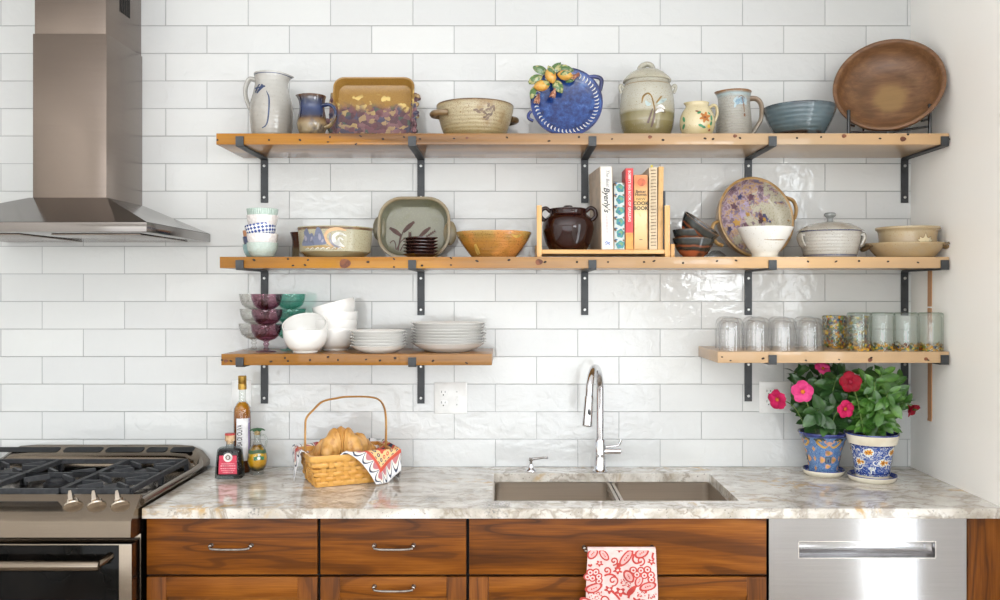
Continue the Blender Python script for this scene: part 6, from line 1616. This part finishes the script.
def fl_mat(name, a, b_): return mk(name, a, rough=.6, spec=.2, mottle=(b_, 30, .4, .68))
M_pink = [fl_mat('pink_petal', '#d94a86', '#c6336f'), fl_mat('orange_throat', '#d9822e', '#c96a24')]
M_deep = [fl_mat('magenta_petal', '#c02058', '#ab1848'), fl_mat('orange_throat_deep', '#d07a3a', '#b85a2a')]
M_red = [fl_mat('crimson_petal', '#8c0a24', '#76081c'), fl_mat('dark_throat', '#8a1830', '#701226')]
def plant(name, label, px, d, pot_prof, saucer_r, mats, lmat, seed, bounds, stems, Lr, Wr, flowers, paint_pot):
    x0 = WX(px, d); t = thing(name, label, 'potted plant', (x0, d-CD, ZC+.0003)); rg = random.Random(seed)
    b = B(); b.lathe([(0, 0), (saucer_r*.86, 0), (saucer_r*.97, .008), (saucer_r, .019), (saucer_r*.985, .0215), (saucer_r*.95, .019), (saucer_r*.86, .009), (0, .008)], 52, lambda k: 1 if k in (3, 4, 5) else 0); b.build('saucer', [M_pot_cream, M_navy], t)
    zb_ = .0085; b = B()
    pr_ = [(r, z+zb_) for r, z in pot_prof[0]]; b.lathe(pr_, 60, pot_prof[1]); paint_pot(b, pr_); b.build('flower_pot', mats, t)
    zr = max(z for r, z in pr_); rr = pr_[pot_prof[2]][0]
    b = B(); b.lathe([(rr-.010, zr-.016), (rr*.5, zr-.010), (0, zr-.008)], 30); b.build('soil', M_soil, t)
    fo, st = B(), B(); lo, hi = bounds
    def okp(p): return lo[0] < p.x < hi[0] and lo[1] < p.y < hi[1] and zr-.045 < p.z < hi[2]
    for k in range(stems):
        a = 2*pi*k/stems+rg.uniform(-.4, .4); q = rg.uniform(.15, 1)**.6
        tip = Vector((cos(a)*q*(hi[0] if cos(a) > 0 else -lo[0])*.80, sin(a)*q*(hi[1] if sin(a) > 0 else -lo[1])*.72, zr+(hi[2]-zr)*(rg.uniform(.5, .98)-.22*q*q)))
        base = Vector((cos(a)*rr*.3*rg.random(), sin(a)*rr*.3*rg.random(), zr-.015)); mid = (base+tip)/2+Vector((-(tip.x-base.x)*.15, 0, .02))
        pts_ = [Vector(p) for p in catmull([tuple(base), tuple(mid), tuple(tip)], 5)]
        st.tube(pts_, [.0028-.0014*i/len(pts_) for i in range(len(pts_))], 6)
        m = len(pts_)
        for i in range(2, m):
            for s_ in (0, 1):
                aa = rg.uniform(0, 2*pi); dv = Vector((cos(aa), rg.uniform(-.55, .2), sin(aa)*.75+.12)); up = Vector((rg.uniform(-.5, .5), -1, rg.uniform(.2, 1.1))).normalized()
                Lf = rg.uniform(*Lr)*(1 if i < m-1 else .8); p = pts_[i]
                if not okp(p+dv.normalized()*Lf): Lf *= .6
                if okp(p+dv.normalized()*Lf): leaf_(fo, p, dv, up, Lf, Lf*rg.uniform(*Wr), rg.uniform(.0, .35))
        leaf_(fo, pts_[-1], Vector((cos(a), sin(a), .5)), Vector((0, 0, 1)), Lr[0]*.8, Lr[0]*.8*Wr[0], .2)
    for k in range(9):       # leaves hanging over the rim
        a = -pi/2+(k-4)*.33+rg.uniform(-.1, .1); p = Vector((cos(a)*rr*.62, sin(a)*rr*.62, zr+rg.uniform(.012, .035)))
        leaf_(fo, p, Vector((cos(a)*.8, sin(a)*.8, rg.uniform(-.15, .25))), Vector((0, -.6, .8)), Lr[0]*.95, Lr[0]*.95*Wr[1], rg.uniform(.25, .5))
    fo.build('foliage', lmat, t, sharp=180, fix=False); st.build('stems', M_stem, t)
    for (fx, fy, r, m, face, dd, op) in flowers:
        q = d+dd; c = Vector((WX(fx, q)-x0, dd, WZ(fy, q)-ZC))
        blossom(t, c, face, r, m, fx, op)
        s2 = B(); s2.tube(catmull([tuple(c-Vector(face).normalized()*r*.4), tuple(c*.7+Vector((0, 0, zr*.30))-Vector(face).normalized()*.02), (c.x*.35, c.y*.3, zr)], 5), .0019, 6); s2.build('flower_stalk', M_stem, t)
    return t
M_lblue = swirl_blue('left_pot_blue', '#5f83b4', '#8aa9cc', '#3f5f94', 62); M_rblue = swirl_blue('right_pot_blue', '#33509a', '#6f86bc', '#dfe3e4', 40)
I_gold, I_peach, I_dgreen, I_flw, I_wht = paint('gold_majolica', '#d0a24e', .2), paint('peach_majolica', '#d3a184', .2), paint('dark_green_majolica', '#3e4c48', .2), paint('yellow_flower_majolica', '#d99a36', .2), paint('white_majolica', '#e2e5e2', .2)
# left pot
dl = 3.07
def outp(prof): return [(0, 0)]+prof[0]+prof[1]
po = [(.046, 0), (.0495, .003), (.0525, .03), (.060, .07), (.072, .112), (.082, .132), (.0875, .139)]
lprof = [(0, 0)]+po+[(.0885, .142), (.087, .1455), (.082, .144), (.076, .130), (.068, .115), (0, .112)]
def paint_l(b, pr_):
    f = wrap(pr_, .064, .0007); g = wrap(pr_, .064, .0013); h = wrap(pr_, .064, .0018)
    for k in range(4):
        a = -.08+k*pi/2
        def A(x, z): return (a*.064+x, z+.0085)
        for sg in (-1, 1):
            b.stroke(f, [A(sg*.004, .104), A(sg*.014, .098), A(sg*.026, .104), A(sg*.036, .116), A(sg*.030, .124), A(sg*.022, .118)], [.004, .007, .008, .008, .006, .004], 2)
            b.stroke(f, [A(sg*.012, .124), A(sg*.022, .128), A(sg*.036, .124), A(sg*.044, .128)], [.003, .010, .012, .004], 4)
            b.stroke(g, [A(sg*.006, .112), A(sg*.014, .118), A(sg*.010, .124)], .0045, 3)
            b.dab(f, *A(sg*.022, .052), .012, .0135, 3, 0, 18, 3, .25); b.dab(g, *A(sg*.022, .052), .005, .006, 2, 0, 10)
        b.dab(f, *A(0, .112), .009, .008, 3, 0, 12); b.dab(f, *A(0, .077), .015, .011, 3, 0, 18, 3, .25); b.dab(g, *A(0, .077), .006, .005, 2, 0, 10); b.dab(f, *A(0, .029), .013, .009, 3, 0, 18, 3, .25); b.dab(g, *A(0, .029), .005, .004, 2, 0, 10)
        b.dab(g, *A(0, .052), .0165, .016, 4, .78, 4); b.dab(h, *A(0, .052), .0125, .012, 1, .78, 4); b.dab(wrap(pr_, .064, .0024), *A(0, .050), .003, .006, 5, 0, 8)
        for z_ in (.09, .055, .02): b.dab(f, *A(.050, z_), .006, .010, 3, 0, 16, 4, .3); b.dab(g, *A(.050, z_), .0025, .004, 2, 0, 8)
plant('flowering_plant', 'dark-leaved plant with pink flowers in a blue and gold painted pot, left of the two', 823.5, dl, (lprof, lambda k: 5 if 6 <= k <= 10 else 0, 8), .0725,
      [M_lblue, paint('slate_majolica', '#5a7088', .2), I_gold, I_peach, I_dgreen, M_navy], M_lfd, 11, ((-.185, -.115, 0), (.10, .105, .403)), 17, (.048, .078), (.25, .33),
      [(802.6, 391.8, .036, M_pink, (-.05, -1, .05), -.11, .9), (777.5, 399.5, .034, M_deep, (-.75, -.6, -.15), -.06, .8), (822.8, 368.5, .027, M_pink, (.1, -.7, .7), -.03, .8), (845, 409, .029, M_deep, (.15, -1, -.05), -.13, .75)], paint_l)
# right pot
dr_ = 2.975
po = [(.053, 0), (.0545, .004), (.0545, .012), (.0565, .014), (.066, .08), (.0725, .118), (.0735, .120), (.0805, .121), (.0865, .147), (.0878, .152)]
rprof = [(0, 0)]+po+[(.087, .157), (.082, .157), (.078, .14), (.068, .125), (0, .122)]
def paint_r(b, pr_):
    f = wrap(pr_, .066, .0007); g = wrap(pr_, .066, .0013); rg = random.Random(4)
    def A(x, z): return (x, z+.0085)
    for k in range(46):
        x, z = rg.uniform(-.2, .2), rg.uniform(.024, .108); s_ = rg.choice((-1, 1)); sc_ = rg.uniform(.7, 1.2); r0 = rg.uniform(0, 6)
        b.stroke(f, [A(x+sc_*s_*q*cos(r0+s_*w_), z+sc_*q*sin(r0+s_*w_)*.9) for q, w_ in ((.002, 0), (.005, 1.0), (.0075, 2.0), (.009, 3.0), (.012, 3.8), (.017, 4.3))], [.001, .003, .0038, .0036, .003, .001], 1, 3)
    for q in range(5):
        for x, z, r_ in ((-.034, .098, .011), (.040, .096, .010), (.010, .062, .0115), (-.058, .062, .007)):
            X_ = x+q*.083*1.0
            b.dab(f, *A(X_, z), r_*1.25, r_*1.25, 1, .3, 12); b.dab(g, *A(X_, z), r_, r_, 2, .2, 12, 6, .45); b.dab(wrap(pr_, .066, .0019), *A(X_, z), r_*.3, r_*.3, 3, 0, 8)
    b.stroke(f, [(.02*k, .0305) for k in range(22)], .004, 4, 1); b.stroke(f, [(.02*k, .1245) for k in range(22)], .005, 4, 1)
plant('flowering_plant', 'bright green plant with red flowers in a white and blue pot, nearest the right wall', 872.2, dr_, (rprof, lambda k: 4 if 10 <= k <= 13 else (5 if k <= 3 or 7 <= k <= 9 else 0), 9), .0810,
      [M_rblue, I_wht, I_flw, paint('orange_centre_majolica', '#a85a2a', .2), M_navy, M_pot_cream], M_lfb, 23, ((-.092, -.115, 0), (.150, .115, .403)), 19, (.044, .070), (.20, .27),
      [(850.6, 382, .033, M_red, (-.3, -1, .1), -.10, .85), (910.5, 407.5, .026, M_red, (.5, -.6, -.6), -.04, .45)], paint_r)
